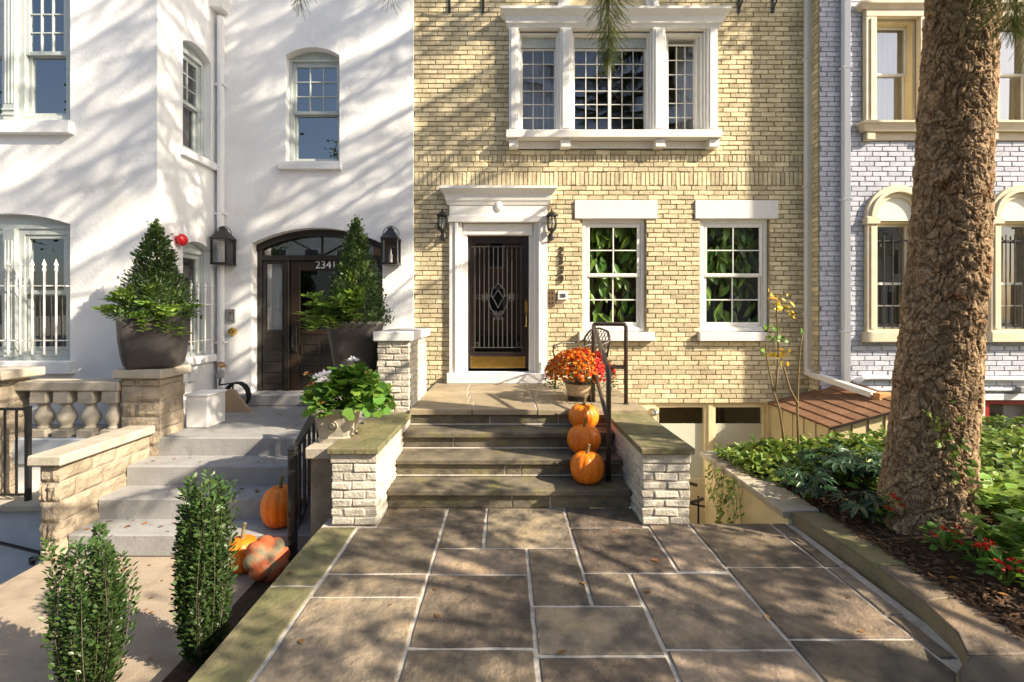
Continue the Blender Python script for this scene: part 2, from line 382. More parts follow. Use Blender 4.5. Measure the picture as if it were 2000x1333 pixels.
def shell(name, parent, x0, x1, y0, y1, z0, z1, mat=None):
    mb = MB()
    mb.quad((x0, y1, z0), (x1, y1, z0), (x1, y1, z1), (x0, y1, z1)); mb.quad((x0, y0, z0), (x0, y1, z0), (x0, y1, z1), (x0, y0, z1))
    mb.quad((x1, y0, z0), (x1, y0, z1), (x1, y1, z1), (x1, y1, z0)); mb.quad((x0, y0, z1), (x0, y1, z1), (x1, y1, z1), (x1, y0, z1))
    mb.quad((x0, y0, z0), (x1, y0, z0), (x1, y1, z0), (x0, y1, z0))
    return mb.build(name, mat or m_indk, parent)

BRL, BRD, BRH = .215, .09, .060
def brick_mesh(mat, rough, b, n=24):
    out = []
    for i in range(n):
        v, f = chamfer(BRL, BRD, BRH, b, rough)
        me = bpy.data.meshes.new('brick'); me.from_pydata(v, [], f); me.materials.append(mat)
        a = me.attributes.new('rnd', 'FLOAT', 'POINT'); a.data.foreach_set('value', np.full(len(v), i/(n-1), dtype=np.float32))
        out.append((me, np.array(v), f, i/(n-1)))
    return out
class Bricks:
    def __init__(s): s.l = []
    def add(s, c, dims, rot=0.0): s.l.append((c, dims, rot))
    def emit(s, parent, tmpl, key=None, nmax=300):
        off = root_loc(parent); big = list(range(len(s.l)))
        if len(big) > nmax:
            big.sort(key=lambda i: key(s.l[i])); rest = big[nmax:]; big = big[:nmax]
        else: rest = []
        for i in big:
            c, d, rot = s.l[i]; me = tmpl[rng.randrange(len(tmpl))][0]
            o = bpy.data.objects.new('brick', me); col.objects.link(o); o.parent = parent
            o.location = Vector(c)-off; o.rotation_euler = (0, 0, rot+(math.pi if rng.random() < .5 else 0))
            o.scale = (d[0]/BRL, d[1]/BRD, d[2]/BRH)
        if rest:
            V = []; Fs = []; rn = []; k = 0
            for i in rest:
                c, d, rot = s.l[i]; me, v, f, r_ = tmpl[rng.randrange(len(tmpl))]
                w = v*np.array([d[0]/BRL, d[1]/BRD, d[2]/BRH]); ca, sa = math.cos(rot), math.sin(rot)
                w = np.stack([w[:, 0]*ca-w[:, 1]*sa, w[:, 0]*sa+w[:, 1]*ca, w[:, 2]], 1)+np.array(c)-np.array(off)
                V.append(w); Fs += [tuple(q+k for q in ff) for ff in f]; k += len(v); rn.append(np.full(len(v), r_))
            me = bpy.data.meshes.new('brickwork'); me.from_pydata(np.concatenate(V).tolist(), [], Fs)
            a = me.attributes.new('rnd', 'FLOAT', 'POINT'); a.data.foreach_set('value', np.concatenate(rn).astype(np.float32))
            stuff(finish(me, 'brickwork', tmpl[0][0].materials[0], parent))

def rect_hole(u0, u1, w0, w1): return lambda za, zb: (u0, u1) if (w0 < zb-.02 and w1 > za+.02) else None
def free(u0, u1, za, zb, holes):
    iv = [(u0, u1)]
    for h in holes:
        r = h(za, zb)
        if not r: continue
        nv = []
        for a, b in iv:
            if r[1] <= a or r[0] >= b: nv.append((a, b)); continue
            if r[0] > a: nv.append((a, r[0]))
            if r[1] < b: nv.append((r[1], b))
        iv = nv
    return iv
def courses(u0, u1, rows, holes, L=.226, J=.0115):
    # rows of (z bottom, z top, kind); gives rectangles u, z of single bricks
    out = []
    for i, (za, zb, kind) in enumerate(rows):
        pitch = L if kind == 's' else .0655
        ph = (0, .5, .12, .62)[i % 4]*pitch if kind == 's' else .02
        for a, b in free(u0, u1, za, zb, holes):
            k = math.floor((a-u0-ph)/pitch)
            while True:
                p, q = u0+ph+k*pitch, u0+ph+(k+1)*pitch; k += 1
                if p >= b: break
                p, q = max(p, a), min(q, b)
                if q-p > .035: out.append((p+J/2, q-J/2, za+J/2, zb-J/2))
    return out

def pane(T, u0, u1, w0, w1, d, mat, parent):
    mb = MB(T); t1, t2 = rng.uniform(-.0022, .0022)*(w1-w0)*4, rng.uniform(-.0022, .0022)*(u1-u0)*4
    mb.quad((u0, d, w0), (u1, d+t2, w0), (u1, d+t1+t2, w1), (u0, d+t1, w1))
    return mb.build('pane', mat, parent)

def sash(T, part, u0, u1, w0, w1, d, mat, cols, rows, stile=.045, rail=.05, bar=.018, gm=None, name='sash', brail=None, th=.035):
    mb = MB(T); br = brail or rail
    mb.cbox(u0, u0+stile, d, d+th, w0, w1, .004); mb.cbox(u1-stile, u1, d, d+th, w0, w1, .004)
    mb.cbox(u0+stile, u1-stile, d, d+th, w0, w0+br, .004); mb.cbox(u0+stile, u1-stile, d, d+th, w1-rail, w1, .004)
    a, b, c, e = u0+stile, u1-stile, w0+br, w1-rail
    pw, ph = (b-a)/cols, (e-c)/rows
    for i in range(1, cols): mb.cbox(a+i*pw-bar/2, a+i*pw+bar/2, d+.004, d+th-.004, c, e, .003)
    for j in range(1, rows):
        for i in range(cols):
            mb.cbox(a+i*pw+(bar/2 if i else 0), a+(i+1)*pw-(bar/2 if i < cols-1 else 0), d+.006, d+th-.006, c+j*ph-bar/2, c+j*ph+bar/2, .003)
    s = mb.build(name, mat, part) if part else None
    for i in range(cols):
        for j in range(rows):
            pane(T, a+i*pw+.002, a+(i+1)*pw-.002, c+j*ph+.002, c+(j+1)*ph-.002, d+th*.55, gm, part)
    return s

def dhung(T, house, u0, u1, w0, w1, d, mat, up, low, fw=.05, gm=None, split=.5, stile=.042, label=None, head=0.0, fd=.12, so=(.035, .075), th=.035):
    # double hung window: casing frame (the part), two sashes and every pane its sub-parts
    f = MB(T); f.frame(u0, u1, w0, w1, fw, d, d+fd)
    f.frame(u0+fw, u1-fw, w0+fw, w1-fw, .018, d+.03*fd/.12, d+fd-.005, .002)
    if head: f.cbox(u0, u1, d-.01, d+.1, w1+.002, w1+head, .004)
    w = f.build('window', mat, house, label)
    a, b, c, e = u0+fw+.018, u1-fw-.018, w0+fw+.018, w1-fw-.018; m = c+(e-c)*split
    sash(T, w, a, b, m-.02, e, d+so[0], mat, *up, stile=stile, gm=gm or g_win, th=th)
    sash(T, w, a, b, c, m+.02, d+so[1], mat, *low, stile=stile, gm=gm or g_win, brail=.065, th=th)
    return w

def moulding(T, prof, u0, u1, ret=True):
    # profile of (depth out, height) run along u, mitred back to the wall at both ends
    mb = MB(T); n = len(prof)
    vs_ = [(u0-max(p[0], 0), -p[0], p[1]) for p in prof]+[(u1+max(p[0], 0), -p[0], p[1]) for p in prof]
    fs = [(i, i+1, n+i+1, n+i) for i in range(n-1)]
    k = 2*n; vs_ += [(u0-max(p[0], 0), .02, p[1]) for p in prof]+[(u1+max(p[0], 0), .02, p[1]) for p in prof]
    fs += [(k+i, k+i+1, i+1, i) for i in range(n-1)]+[(n+i, n+i+1, k+n+i+1, k+n+i) for i in range(n-1)]
    fs += [(0, n, k+n, k), (n-1, k+n-1, k+2*n-1, 2*n-1)]
    mb.add(vs_, fs); return mb

YF, WF, BF, GF = 7.19, 7.13, 5.91, 6.96              # distances of the four house fronts
zf = lambda py: Z(py, YF); xf = lambda px: X(px, YF)
PORCH = 0.68
TOP = 8.6

# ================================================================== yellow brick house
hy = thing('row_house', 'yellow painted brick row house with white door surround and triple bay window', 'house', (1.6, YF, -2.0))
T = front(YF)
YX0, YX1 = xf(806.5), X(1600, GF)-.012
bay = (xf(994), xf(1396), zf(293), Z(22, YF-.1), 0)
door = (xf(884), xf(1062), zf(748), zf(388), 0)
wl_ = (xf(1137), xf(1262), zf(652), zf(427), 0)
wr_ = (xf(1368), xf(1503), zf(652), zf(427), 0)
bwin = [(xf(1283), xf(1386), zf(945), zf(789), 0), (xf(1394), xf(1501), zf(945), zf(789), 0)]
mb = MB(front(YF+.017)); wall_face(mb, YX0, YX1, zf(788), TOP, [bay, door, wl_, wr_], .30); mb.build('wall', m_ymortar, hy)
mb = MB(front(YF+.03)); wall_face(mb, YX0, YX1, -2.0, zf(788), [(o[0], o[1], o[2], zf(790.5), 0) for o in bwin], .2); mb.build('basement_wall', m_creamp, hy)
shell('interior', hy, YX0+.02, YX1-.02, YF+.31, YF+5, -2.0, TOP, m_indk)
P = .0715; z = zf(788); rows = []
rl, sd = zf(317), zf(363)
n = round((sd-z)/P); p1 = (sd-z)/n
rows += [(z+i*p1, z+(i+1)*p1, 's') for i in range(n)]
rows += [(sd, zf(336), 'v')]
n2 = 2; p2 = (rl-zf(336))/n2; rows += [(zf(336)+i*p2, zf(336)+(i+1)*p2, 's') for i in range(n2)]
rows += [(rl, zf(303), 'v')]
z = zf(303)
while z < TOP-.1: rows.append((z, z+P, 's')); z += P
holes = [rect_hole(*bay[:4]), rect_hole(*door[:4]), rect_hole(*wl_[:4]), rect_hole(*wr_[:4]),
         rect_hole(xf(1122), xf(1283), zf(428), zf(391)), rect_hole(xf(1357), xf(1519), zf(428), zf(391)),
         rect_hole(xf(1130), xf(1276), zf(667), zf(649)), rect_hole(xf(1363), xf(1492), zf(667), zf(647))]
t_y = brick_mesh(m_ybrick, .0032, .0035)
B = Bricks()
for a, b, c, e in courses(YX0, YX1, rows, holes):
    B.add(((a+b)/2, YF+.045+rng.uniform(-.002, .002), (c+e)/2), (b-a, .09, e-c))
def ykey(q):
    (x, y, z), d, r_ = q
    px, py = CX+x*F/y, CY-(z-EYE)*F/y
    hid = (px < 812 or px > 1560 or py < 4 or (640 < py < 800 and px < 1240))
    return (1000 if hid else 0)-d[0]*d[2]*1000+abs(px-1180)/400+abs(py-400)/900
B.emit(hy, t_y, ykey)
# white stone lintels and sills
for i, (o, l0, l1, s0, s1) in enumerate(((wl_, 1122, 1283, 1130, 1276), (wr_, 1357, 1519, 1363, 1492))):
    w = dhung(T, hy, o[0]+.008, o[1]-.008, zf(648), o[3]-.004, .045, m_sashw, (2, 2), (2, 2), fw=.055, gm=g_plant, fd=.07, so=(.012, .038), th=.022)
    MB(T).cbox(xf(l0), xf(l1), -.022, .1, zf(428), zf(392), .006).build('lintel', m_lintel, w)
    MB(T).cbox(xf(s0), xf(s1), -.085, .16, zf(666), zf(649), .006).build('sill', m_lintel, w)
# door surround: pilasters, architrave, frieze and cornice
xd0, xd1 = xf(912), xf(1033)
zc = lambda py: Z(py, YF-.15)
ds = MB(T)
for s_, a in ((1, xf(878)), (-1, xf(1068))):
    p = lambda k: a+s_*k
    for k0, k1, d in ((0, .085, -.055), (.085, .13, -.075), (.13, .19, -.035), (.19, .265, .02)):
        u = sorted((p(k0), p(k1))); ds.cbox(u[0], u[1], d, .2, zf(728), zf(436), .006)
ds.cbox(xf(878), xf(1068), -.05, .2, zf(424), zf(388), .006)
ds.cbox(xf(876), xf(1070), -.085, .2, zf(436), zf(424), .006)
for k, d in ((.0, .0),): ds.cbox(xf(905), xf(1041), .0, .2, zf(459), zf(437), .006)
part = ds.build('door_surround', m_trim, hy)
moulding(T, [(.0, zc(398)), (.06, zc(398)), (.07, zc(393)), (.085, zc(389)), (.10, zc(379)), (.15, zc(371)), (.17, zc(368)), (.17, zc(363)), (0, zc(362))], xf(882), xf(1064)).build('cornice', m_trim, part)
MB(T).lathe(xf(974), -.052, [(.001, -.095), (.04, -.085), (.058, -.04), (.062, 0), (.058, .04), (.04, .085), (.001, .095)], 16, zf(403), sy=.45).build('oval_medallion', m_trim, part, smooth=True)
MB(T).cbox(xf(874), xf(1071), -.12, .2, zf(748)+.002, zf(728), .008).build('threshold', m_lintel, part)
# front door
fd = MB(T); dz0, dz1 = zf(722), zf(459)
fd.cbox(xd0, xd0+.10, .12, .17, dz0, dz1, .004); fd.cbox(xd1-.10, xd1, .12, .17, dz0, dz1, .004)
fd.cbox(xd0+.10, xd1-.10, .12, .17, zf(472), dz1, .004); fd.cbox(xd0+.10, xd1-.10, .12, .17, dz0, zf(690), .004)
fd.frame(xd0+.09, xd1-.09, zf(692), zf(470), .022, .105, .13)
dr = fd.build('front_door', m_brown, hy, 'dark bronze front door with scrolled iron grille')
pane(T, xd0+.10, xd1-.10, zf(690), zf(472), .16, g_dark, dr)
MB(T).cbox(xd0+.05, xd1-.05, .112, .122, zf(721), zf(698), .003).build('kick_plate', m_brass, dr)
gr = MB(T); ga, gb = xd0+.115, xd1-.115; n = 11
zt, zb_, zm = zf(481), zf(680), zf(580)
for i in range(n):
    u = ga+(gb-ga)*i/(n-1)
    segs = [(zb_, zt)] if i not in (4, 5, 6) else [(zb_, zf(620)), (zf(562) if i != 5 else zf(555), zt)]
    for a, b in segs: gr.box(u-.0065, u+.0065, .085, .099, a, b)
for zz in (zt, zb_): gr.box(ga-.05, gb+.05, .08, .085, zz-.006, zz+.006)
def ring(u, w, r, t=.0045, d=.088, a0=0, a1=2*math.pi): gr.tube([(u+r*math.cos(a0+(a1-a0)*k/14), d, w+r*math.sin(a0+(a1-a0)*k/14)) for k in range(15)], t, 5)
mid = (ga+gb)/2
for s_ in (-1, 1):
    for k in (.19, .255, .315): ring(mid+s_*k, zm, .028)
    ring(mid+s_*.2, zm+.02, .035); ring(mid+s_*.2, zm-.03, .035)
    gr.tube([(mid, .088, zf(553)), (mid+s_*.09, .088, zf(566)), (mid+s_*.1, .088, zf(578)), (mid+s_*.05, .088, zf(588)), (mid+s_*.0, .088, zf(602))], .006, 5)
    gr.tube([(mid+s_*.17, .088, zf(576)), (mid+s_*.07, .088, zf(580)), (mid, .088, zf(566))], .006, 5)
    gr.tube([(mid+s_*.15, .088, zf(588)), (mid+s_*.1, .088, zf(606)), (mid, .088, zf(618))], .006, 5)
    ring(mid+s_*.045, zf(612), .03); ring(mid+s_*.035, zf(622), .022); ring(ga+(.03 if s_ < 0 else gb-ga-.03), zf(674), .028)
gr.build('iron_grille', M('worn iron grille', (.075, .07, .068), None, 20, .45), dr)
hb = MB(T); hb.prism([(xf(1025), zf(592)), (xf(1028), zf(584)), (xf(1031), zf(592)), (xf(1031), zf(612)), (xf(1025), zf(612))], .10, .118)
hb.tube([(xf(1028), .09, zf(612)), (xf(1028), .055, zf(616)), (xf(1028), .055, zf(630)), (xf(1028), .09, zf(638))], .009, 8)
hb.lathe(xf(1028), .10, [(.001, -.02), (.02, -.012), (.02, .012), (.001, .02)], 10, zf(638)); hb.build('door_handle', m_brass, dr, 'polished brass thumb latch handle')

# triple bay window with cornice, pilasters, sill and brackets
zk = lambda py: Z(py, YF-.2); bw = MB(T); D = -.10
posts = [(994, 1012), (1093, 1115), (1272, 1295), (1377, 1396)]
for a, b in posts:
    u0, u1 = xf(a), xf(b); bw.cbox(u0, u1, D, .2, zf(262), Z(50, YF-.1), .004)
    bw.cbox(u0+.03, u1-.03, D-.012, D+.001, zf(256), Z(56, YF-.1), .004)
bw.cbox(xf(994), xf(1396), D-.004, .25, Z(50, YF-.1), zk(44), .004)
bw.cbox(xf(994), xf(1396), -.06, .25, zk(44), zk(14), .004)
bayp = bw.build('window', m_trim, hy, 'white triple bay window with small leaded panes')
moulding(T, [(0, zk(46)), (.10, zk(46)), (.11, zk(41)), (.13, zk(39)), (.15, zk(27)), (.20, zk(20)), (.22, zk(18)), (.22, zk(13)), (0, zk(12))], xf(1006), xf(1388)).build('cornice', m_trim, bayp)
MB(T).cbox(xf(988), xf(1400), D-.08, .2, zf(277), zf(262), .008).build('sill', m_trim, bayp)
for a, b in ((994, 1011), (1093, 1112), (1275, 1294), (1378, 1397)):
    MB(T).cbox(xf(a), xf(b), D-.03, .05, zf(293), zf(277)-.003, .006).build('sill_bracket', m_trim, bayp)
MB(T).cbox(xf(994)+.002, xf(1396)-.002, -.02, .1, zf(291), zf(277)-.004, .004).build('apron', m_trim, bayp)
for k, (a, b, top, cs) in enumerate(((1012, 1093, 76, 1), (1115, 1272, 76, 2), (1295, 1377, 88, 1))):
    u0, u1 = xf(a), xf(b); d = .10 if k < 2 else .12
    cas = MB(T); cas.frame(u0, u1, zf(262), Z(50, YF-.1), .022, D+.05, .28); cas.frame(u0+.022, u1-.022, zf(262)+.02, Z(57, YF-.1), .028, .0, .26)
    if k == 2: cas.frame(u0+.05, u1-.05, zf(261)+.02, Z(60, YF), .05, .06, .26)
    cas.build('casing', m_trim, bayp)
    ins = .05 if k < 2 else .10
    a0, a1 = u0+ins, u1-ins; w = (a1-a0)/cs
    z1 = zf(80) if k < 2 else zf(78)
    z0 = zf(261)+.05
    if k < 2: MB(T).box(a0, a1, d-.02, d+.1, zf(88), zf(66)).build('shade_box', m_brown if 0 else m_sash, bayp); z1 = zf(89)
    for c_ in range(cs): sash(T, bayp, a0+c_*w, a0+(c_+1)*w, z0, z1, d, m_sashw, 3, 6, stile=.022, rail=.022, bar=.010, gm=g_bay, name='casement')
# arch over the bay
ar = MB(T); uc = xf(1186)
for r0, r1, d0 in ((.52, .60, -.06), (.60, .66, -.09)):
    for k in range(24):
        a, b = math.pi*k/24, math.pi*(k+1)/24
        q = [(uc+r0*1.15*math.cos(a), zk(12)+r0*math.sin(a)), (uc+r1*1.15*math.cos(a), zk(12)+r1*math.sin(a)), (uc+r1*1.15*math.cos(b), zk(12)+r1*math.sin(b)), (uc+r0*1.15*math.cos(b), zk(12)+r0*math.sin(b))]
        ar.prism(q, d0, .02)
ap = ar.build('arch_moulding', m_trim, hy)
MB(T).prism([(uc+.599*math.cos(math.pi*k/24), zk(12)+.52*math.sin(math.pi*k/24)) for k in range(25)], -.03, .02).build('arch_panel', m_creamp, ap)
# basement windows with pale shades behind the lower glass
for k, o in enumerate(bwin):
    f = MB(front(YF+.03)); f.frame(o[0], o[1], o[2], zf(791), .05, .02, .12); w = f.build('basement_window', m_creamp, hy)
    pane(front(YF+.03), o[0]+.05, o[1]-.05, o[2]+.05, zf(791)-.05, .07, g_plant, w)
    MB(front(YF+.03)).box(o[0]+.05, o[1]-.05, .078, .088, o[2]+.05, zf(831)).build('roller_shade', m_blind, w)
# yellow painted corner strip belongs to the proud side of the grey house front
# ================================================================== grey house
hg = thing('row_house', 'lilac grey painted brick row house with cream arched window surrounds', 'house', (6.2, GF, -2.0))
TG = front(GF); xg = lambda px: X(px, GF); zg = lambda py: Z(py, GF)
GX0, GX1 = X(1600, GF), 9.2
ups = [(xg(1706), xg(1790), zg(243), zg(38)), (xg(1944), xg(2028), zg(243), zg(38))]
lows = [(xg(1708), xg(1790), zg(648), zg(432)), (xg(1948), xg(2030), zg(648), zg(432))]
red = (xg(1922), xg(2040), zg(900), zg(777))
mb = MB(front(GF+.012)); wall_face(mb, GX0, GX1, -2.0, TOP, [(*o, 0) for o in ups+lows+[red]], .3); mb.build('wall', m_gmortar, hg)
mb = MB(); mb.quad((GX0, GF, -2), (GX0, YF+.3, -2), (GX0, YF+.3, TOP), (GX0, GF, TOP)); mb.build('side_wall', m_ymortar, hg)
shell('interior', hg, GX0+.02, GX1, GF+.32, GF+5, -2.0, TOP, m_in)
def arch_hole(o, grow=.155, rr=.075):
    u0, u1, w0, w1 = o; c = (u0+u1)/2; ro = (u1-u0)/2+grow
    def h(za, zb):
        zm = (za+zb)/2
        if zb < w0-.16 or za > w1+ro: return None
        if zm < w0: return (u0-.18, u1+.18)
        if zm < w1: return (u0-.15, u1+.15)
        k = ro*ro-(zm-w1)**2
        return (c-math.sqrt(k), c+math.sqrt(k)) if k > 0 else None
    return h
gh = [rect_hole(o[0]-.17, o[1]+.17, o[2]-.27, o[3]+.17) for o in ups]+[arch_hole(o) for o in lows]+[rect_hole(red[0]-.1, red[1]+.1, red[2], red[3]+.06)]
rows = []; z = -1.0
while z < TOP-.1: rows.append((z, z+.0725, 's')); z += .0725
t_g = brick_mesh(m_gbrick, .003, .0035)
B = Bricks()
for a, b, c, e in courses(GX0, 8.0, rows, gh, L=.222):
    B.add(((a+b)/2, GF+.045+rng.uniform(-.002, .002), (c+e)/2), (b-a, .09, e-c))
def gkey(q):
    (x, y, z), d, r_ = q
    px, py = CX+x*F/y, CY-(z-EYE)*F/y
    hid = px > 1995 or py < 2 or py > 760 or (1735 < px < 1935)
    return (1000 if hid else 0)-d[0]*d[2]*2000+(0 if px < 1740 else 5)
B.emit(hg, t_g, gkey)
B = Bricks()
for i, (za, zb, k_) in enumerate(rows):
    ph = 0 if i % 2 else .10
    for a, b in ((GF+.009, GF+.10+ph), (GF+.10+ph, YF+.012)):
        if b-a > .03: B.add((GX0-.012+.045, (a+b)/2, (za+zb)/2), (b-a-.01, .09, zb-za-.011), math.pi/2)
B.emit(hg, t_y, lambda q: abs(q[0][2]-2.5), 60)
for k, o in enumerate(ups):
    f = MB(TG); f.cbox(o[0]-.16, o[0], -.07, .0105, o[2], o[3], .006); f.cbox(o[1], o[1]+.16, -.07, .0105, o[2], o[3], .006)
    f.cbox(o[0]-.1, o[0]-.05, -.085, -.069, o[2]+.03, o[3]-.03, .004); f.cbox(o[1]+.05, o[1]+.1, -.085, -.069, o[2]+.03, o[3]-.03, .004)
    f.cbox(o[0]-.16, o[1]+.16, -.075, .0105, o[3], o[3]+.10, .006)
    w = f.build('window', m_cream, hg)
    moulding(TG, [(0, o[3]+.10), (.08, o[3]+.10), (.10, o[3]+.13), (.13, o[3]+.16), (.13, o[3]+.19), (0, o[3]+.2)], o[0]-.14, o[1]+.14).build('head_cornice', m_cream, w)
    moulding(TG, [(0, o[2]-.13), (.10, o[2]-.13), (.13, o[2]-.05), (.16, o[2]-.03), (.16, o[2]-.002), (0, o[2])], o[0]-.1, o[1]+.1).build('sill', m_cream, w)
    for u in (o[0]-.15, o[1]+.03): MB(TG).cbox(u, u+.12, -.08, .02, o[2]-.25, o[2]-.132, .006).build('sill_bracket', m_cream, w)
    MB(TG).cbox(o[0]-.03, o[1]+.03, -.03, .02, o[2]-.24, o[2]-.135, .004).build('apron', m_cream, w)
    MB(TG).frame(o[0]+.001, o[1]-.001, o[2]+.001, o[3]-.001, .045, .02, .2).build('casing', m_creamp, w)
    m = (o[2]+o[3])/2+.02
    sash(TG, w, o[0]+.045, o[1]-.045, m-.015, o[3]-.045, .12, m_whitep, 1, 1, stile=.025, rail=.03, gm=g_up)
    sash(TG, w, o[0]+.045, o[1]-.045, o[2]+.045, m+.015, .15, m_whitep, 1, 1, stile=.025, rail=.03, gm=g_up)
for k, o in enumerate(lows):
    c = (o[0]+o[1])/2; hw = (o[1]-o[0])/2
    f = MB(TG); f.cbox(o[0]-.15, o[0], -.06, .0105, o[2], o[3]-.06, .006); f.cbox(o[1], o[1]+.15, -.06, .0105, o[2], o[3]-.06, .006)
    f.cbox(o[0]-.105, o[0]-.045, -.075, -.059, o[2]+.04, o[3]-.09, .004)
    w = f.build('window', m_cream, hg)
    for u0, u1 in ((o[0]-.18, o[0]+.02), (o[1]-.02, o[1]+.18)): MB(TG).cbox(u0, u1, -.09, .1, o[3]-.06, o[3]+.05, .008).build('impost_block', m_cream, w)
    am = MB(TG)
    for r0, r1, d0 in ((hw-.02, hw+.05, -.04), (hw+.05, hw+.10, -.09), (hw+.10, hw+.155, -.06)):
        for q in range(20):
            a, b = math.pi*q/20, math.pi*(q+1)/20
            am.prism([(c+r0*math.cos(a), o[3]+.05+r0*math.sin(a)), (c+r1*math.cos(a), o[3]+.05+r1*math.sin(a)), (c+r1*math.cos(b), o[3]+.05+r1*math.sin(b)), (c+r0*math.cos(b), o[3]+.05+r0*math.sin(b))], d0, .04)
    am.build('arch_moulding', m_cream, w)
    MB(TG).prism([(c-hw, o[3])]+[(c+hw, o[3])]+[(c+(hw-.018)*math.cos(math.pi*q/20), o[3]+.05+(hw-.018)*math.sin(math.pi*q/20)) for q in range(21)], -.012, .04).build('arch_panel', m_blind, w)
    MB(TG).cbox(o[0]-.19, o[1]+.19, -.11, .12, o[2]-.15, o[2]+.004, .01).build('sill', m_cream, w)
    MB(TG).frame(o[0]+.001, o[1]-.001, o[2]+.005, o[3]-.001, .03, .02, .2).build('casing', m_creamp, w)
    m = (o[2]+o[3])/2-.1
    sash(TG, w, o[0]+.03, o[1]-.03, m-.02, o[3]-.03, .12, m_whitep, 1, 1, stile=.03, rail=.035, gm=g_win)
    sash(TG, w, o[0]+.03, o[1]-.03, o[2]+.03, m+.02, .15, m_whitep, 1, 2, stile=.03, rail=.035, gm=g_win)
    gi = MB(TG)
    for q in range(5):
        u = o[0]+.05+q*(o[1]-o[0]-.1)/4; gi.tube([(u, .05, o[2]+.02), (u, .05, o[3]-.19)], .008, 6)
    for zz in (o[2]+.1, o[3]-.28): gi.box(o[0]+.002, o[1]-.002, .058, .066, zz-.01, zz+.01)
    gi.build('window_bars', m_iron, w)
f = MB(TG); f.frame(red[0]-.09, red[1]+.09, red[2]-.09, red[3]+.055, .088, -.02, .2); w = f.build('basement_window', m_trim, hg, 'red framed basement window behind the ground cover')
sash(TG, w, red[0], red[1], red[2], red[3], .05, m_redp, 1, 1, stile=.13, rail=.11, gm=g_win)
MB(TG).box(red[0]+.45, red[1]-.1, .16, .17, red[2], red[3]-.1).build('curtain', m_curt, w)

# ================================================================== white stucco house
hw_ = thing('row_house', 'white stucco row house with projecting bay and arched black entrance', 'house', (-4.0, WF, -2.0))
TW = front(WF); xw = lambda px: X(px, WF); zw = lambda py: Z(py, WF)
XB = X(307, BF); XL = xw(425)
LAND = .375
up_c = (xw(558), xw(663), zw(318), zw(108), .12)
ent = (xw(491), xw(747), LAND, zw(476), .235)
mb = MB(TW); wall_face(mb, XB, xw(806), -2.0, TOP, [up_c, ent], .30)
TS = sideR(XB)
su = (6.38, 6.99, 3.92, 5.36, .10); slw = (6.38, 6.99, 1.12, 2.62, .10)
sb = MB(TS); wall_face(sb, BF, WF, -2.0, TOP, [su, slw], .25); mb.v += sb.v; k = len(mb.v)-len(sb.v); mb.f += [tuple(i+k for i in f) for f in sb.f]
xb = lambda px: X(px, BF); zb = lambda py: Z(py, BF)
bu = (xb(-110), xb(137), zb(240), zb(-45), .12); bl = (xb(-110), xb(137), zb(706), zb(438), .13)
sb = MB(front(BF)); wall_face(sb, -9.0, XB, -2.0, TOP, [bu, bl], .25); k = len(mb.v); mb.v += sb.v; mb.f += [tuple(i+k for i in f) for f in sb.f]
mb.build('wall', m_stucco, hw_)
shell('interior', hw_, XB-.0+.02, xw(806)-.02, WF+.31, WF+5, -2.0, TOP)
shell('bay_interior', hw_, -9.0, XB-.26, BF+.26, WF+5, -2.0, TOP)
MB(TW).prism([(xw(806), -1.9), (xw(806)+.006, -1.9), (xw(806)+.006, TOP), (xw(806), TOP)], 0, .1).build('party_edge', m_stucco, hw_)
def arched_fill(T_, o, d, w1, mat, parent):
    # panel filling the arched head above a square window frame
    f = MB(T_); n_ = 14
    f.prism([(o[0], w1)]+[(o[1], w1)]+[(o[0]+(o[1]-o[0])*(1-k/n_), arch_top(o, o[0]+(o[1]-o[0])*(1-k/n_))) for k in range(n_+1)], d, d+.06); return f.build('head_panel', mat, parent)
w = dhung(TW, hw_, up_c[0], up_c[1], up_c[2], up_c[3], .12, m_sash, (3, 3), (1, 1), fw=.035, gm=g_up, split=.5)
arched_fill(TW, up_c, .14, up_c[3]+.001, m_sash, w)
MB(TW).cbox(xw(547), xw(668), -.07, .119, zw(333), zw(318)+.004, .006).build('sill', m_stucco, w)
for o, rowsu, lab in ((su, (2, 3), None), (slw, (1, 1), None)):
    w = dhung(TS, hw_, o[0], o[1], o[2], o[3], .10, m_sash, rowsu, (1, 1), fw=.06, gm=g_win)
    arched_fill(TS, o, .12, o[3]+.001, m_sash, w)
    MB(TS).cbox(o[0]-.06, o[1]+.06, -.06, .099, o[2]-.1, o[2]+.004, .006).build('sill', m_stucco, w)
for o, ru in ((bu, (3, 3)), (bl, (1, 1))):
    f = MB(front(BF)); mid = (o[0]+o[1])/2
    f.frame(o[0], o[1], o[2], o[3], .05, .06, .2); f.cbox(mid-.075, mid+.075, .02, .2, o[2]+.05, o[3]-.05, .006)
    for q in (-.04, 0, .04): f.cbox(mid+q-.008, mid+q+.008, .01, .021, o[2]+.25, o[3]-.2, .002)
    for zz in (.1, .16): f.cbox(mid-.08, mid+.08, .008, .03, o[2]+zz, o[2]+zz+.025, .003)
    w = f.build('window', m_sash, hw_)
    for a, b in ((o[0]+.05, mid-.075), (mid+.075, o[1]-.05)):
        ff = MB(front(BF)); ff.frame(a, b, o[2]+.05, o[3]-.05, .07, .075, .19); ff.build('casing', m_sash, w)
        m = (o[2]+o[3])/2
        sash(front(BF), w, a+.07, b-.07, m-.02, o[3]-.12, .09, m_sash, *ru, gm=g_up if o is bu else g_win)
        sash(front(BF), w, a+.07, b-.07, o[2]+.12, m+.02, .13, m_sash, 1, 1, gm=g_up if o is bu else g_win)
    arched_fill(front(BF), o, .08, o[3]+.001, m_sash, w)
    MB(front(BF)).cbox(o[0]-.06, xb(146), -.08, .059, o[2]-.15, o[2]+.004, .006).build('sill', m_stucco, w)
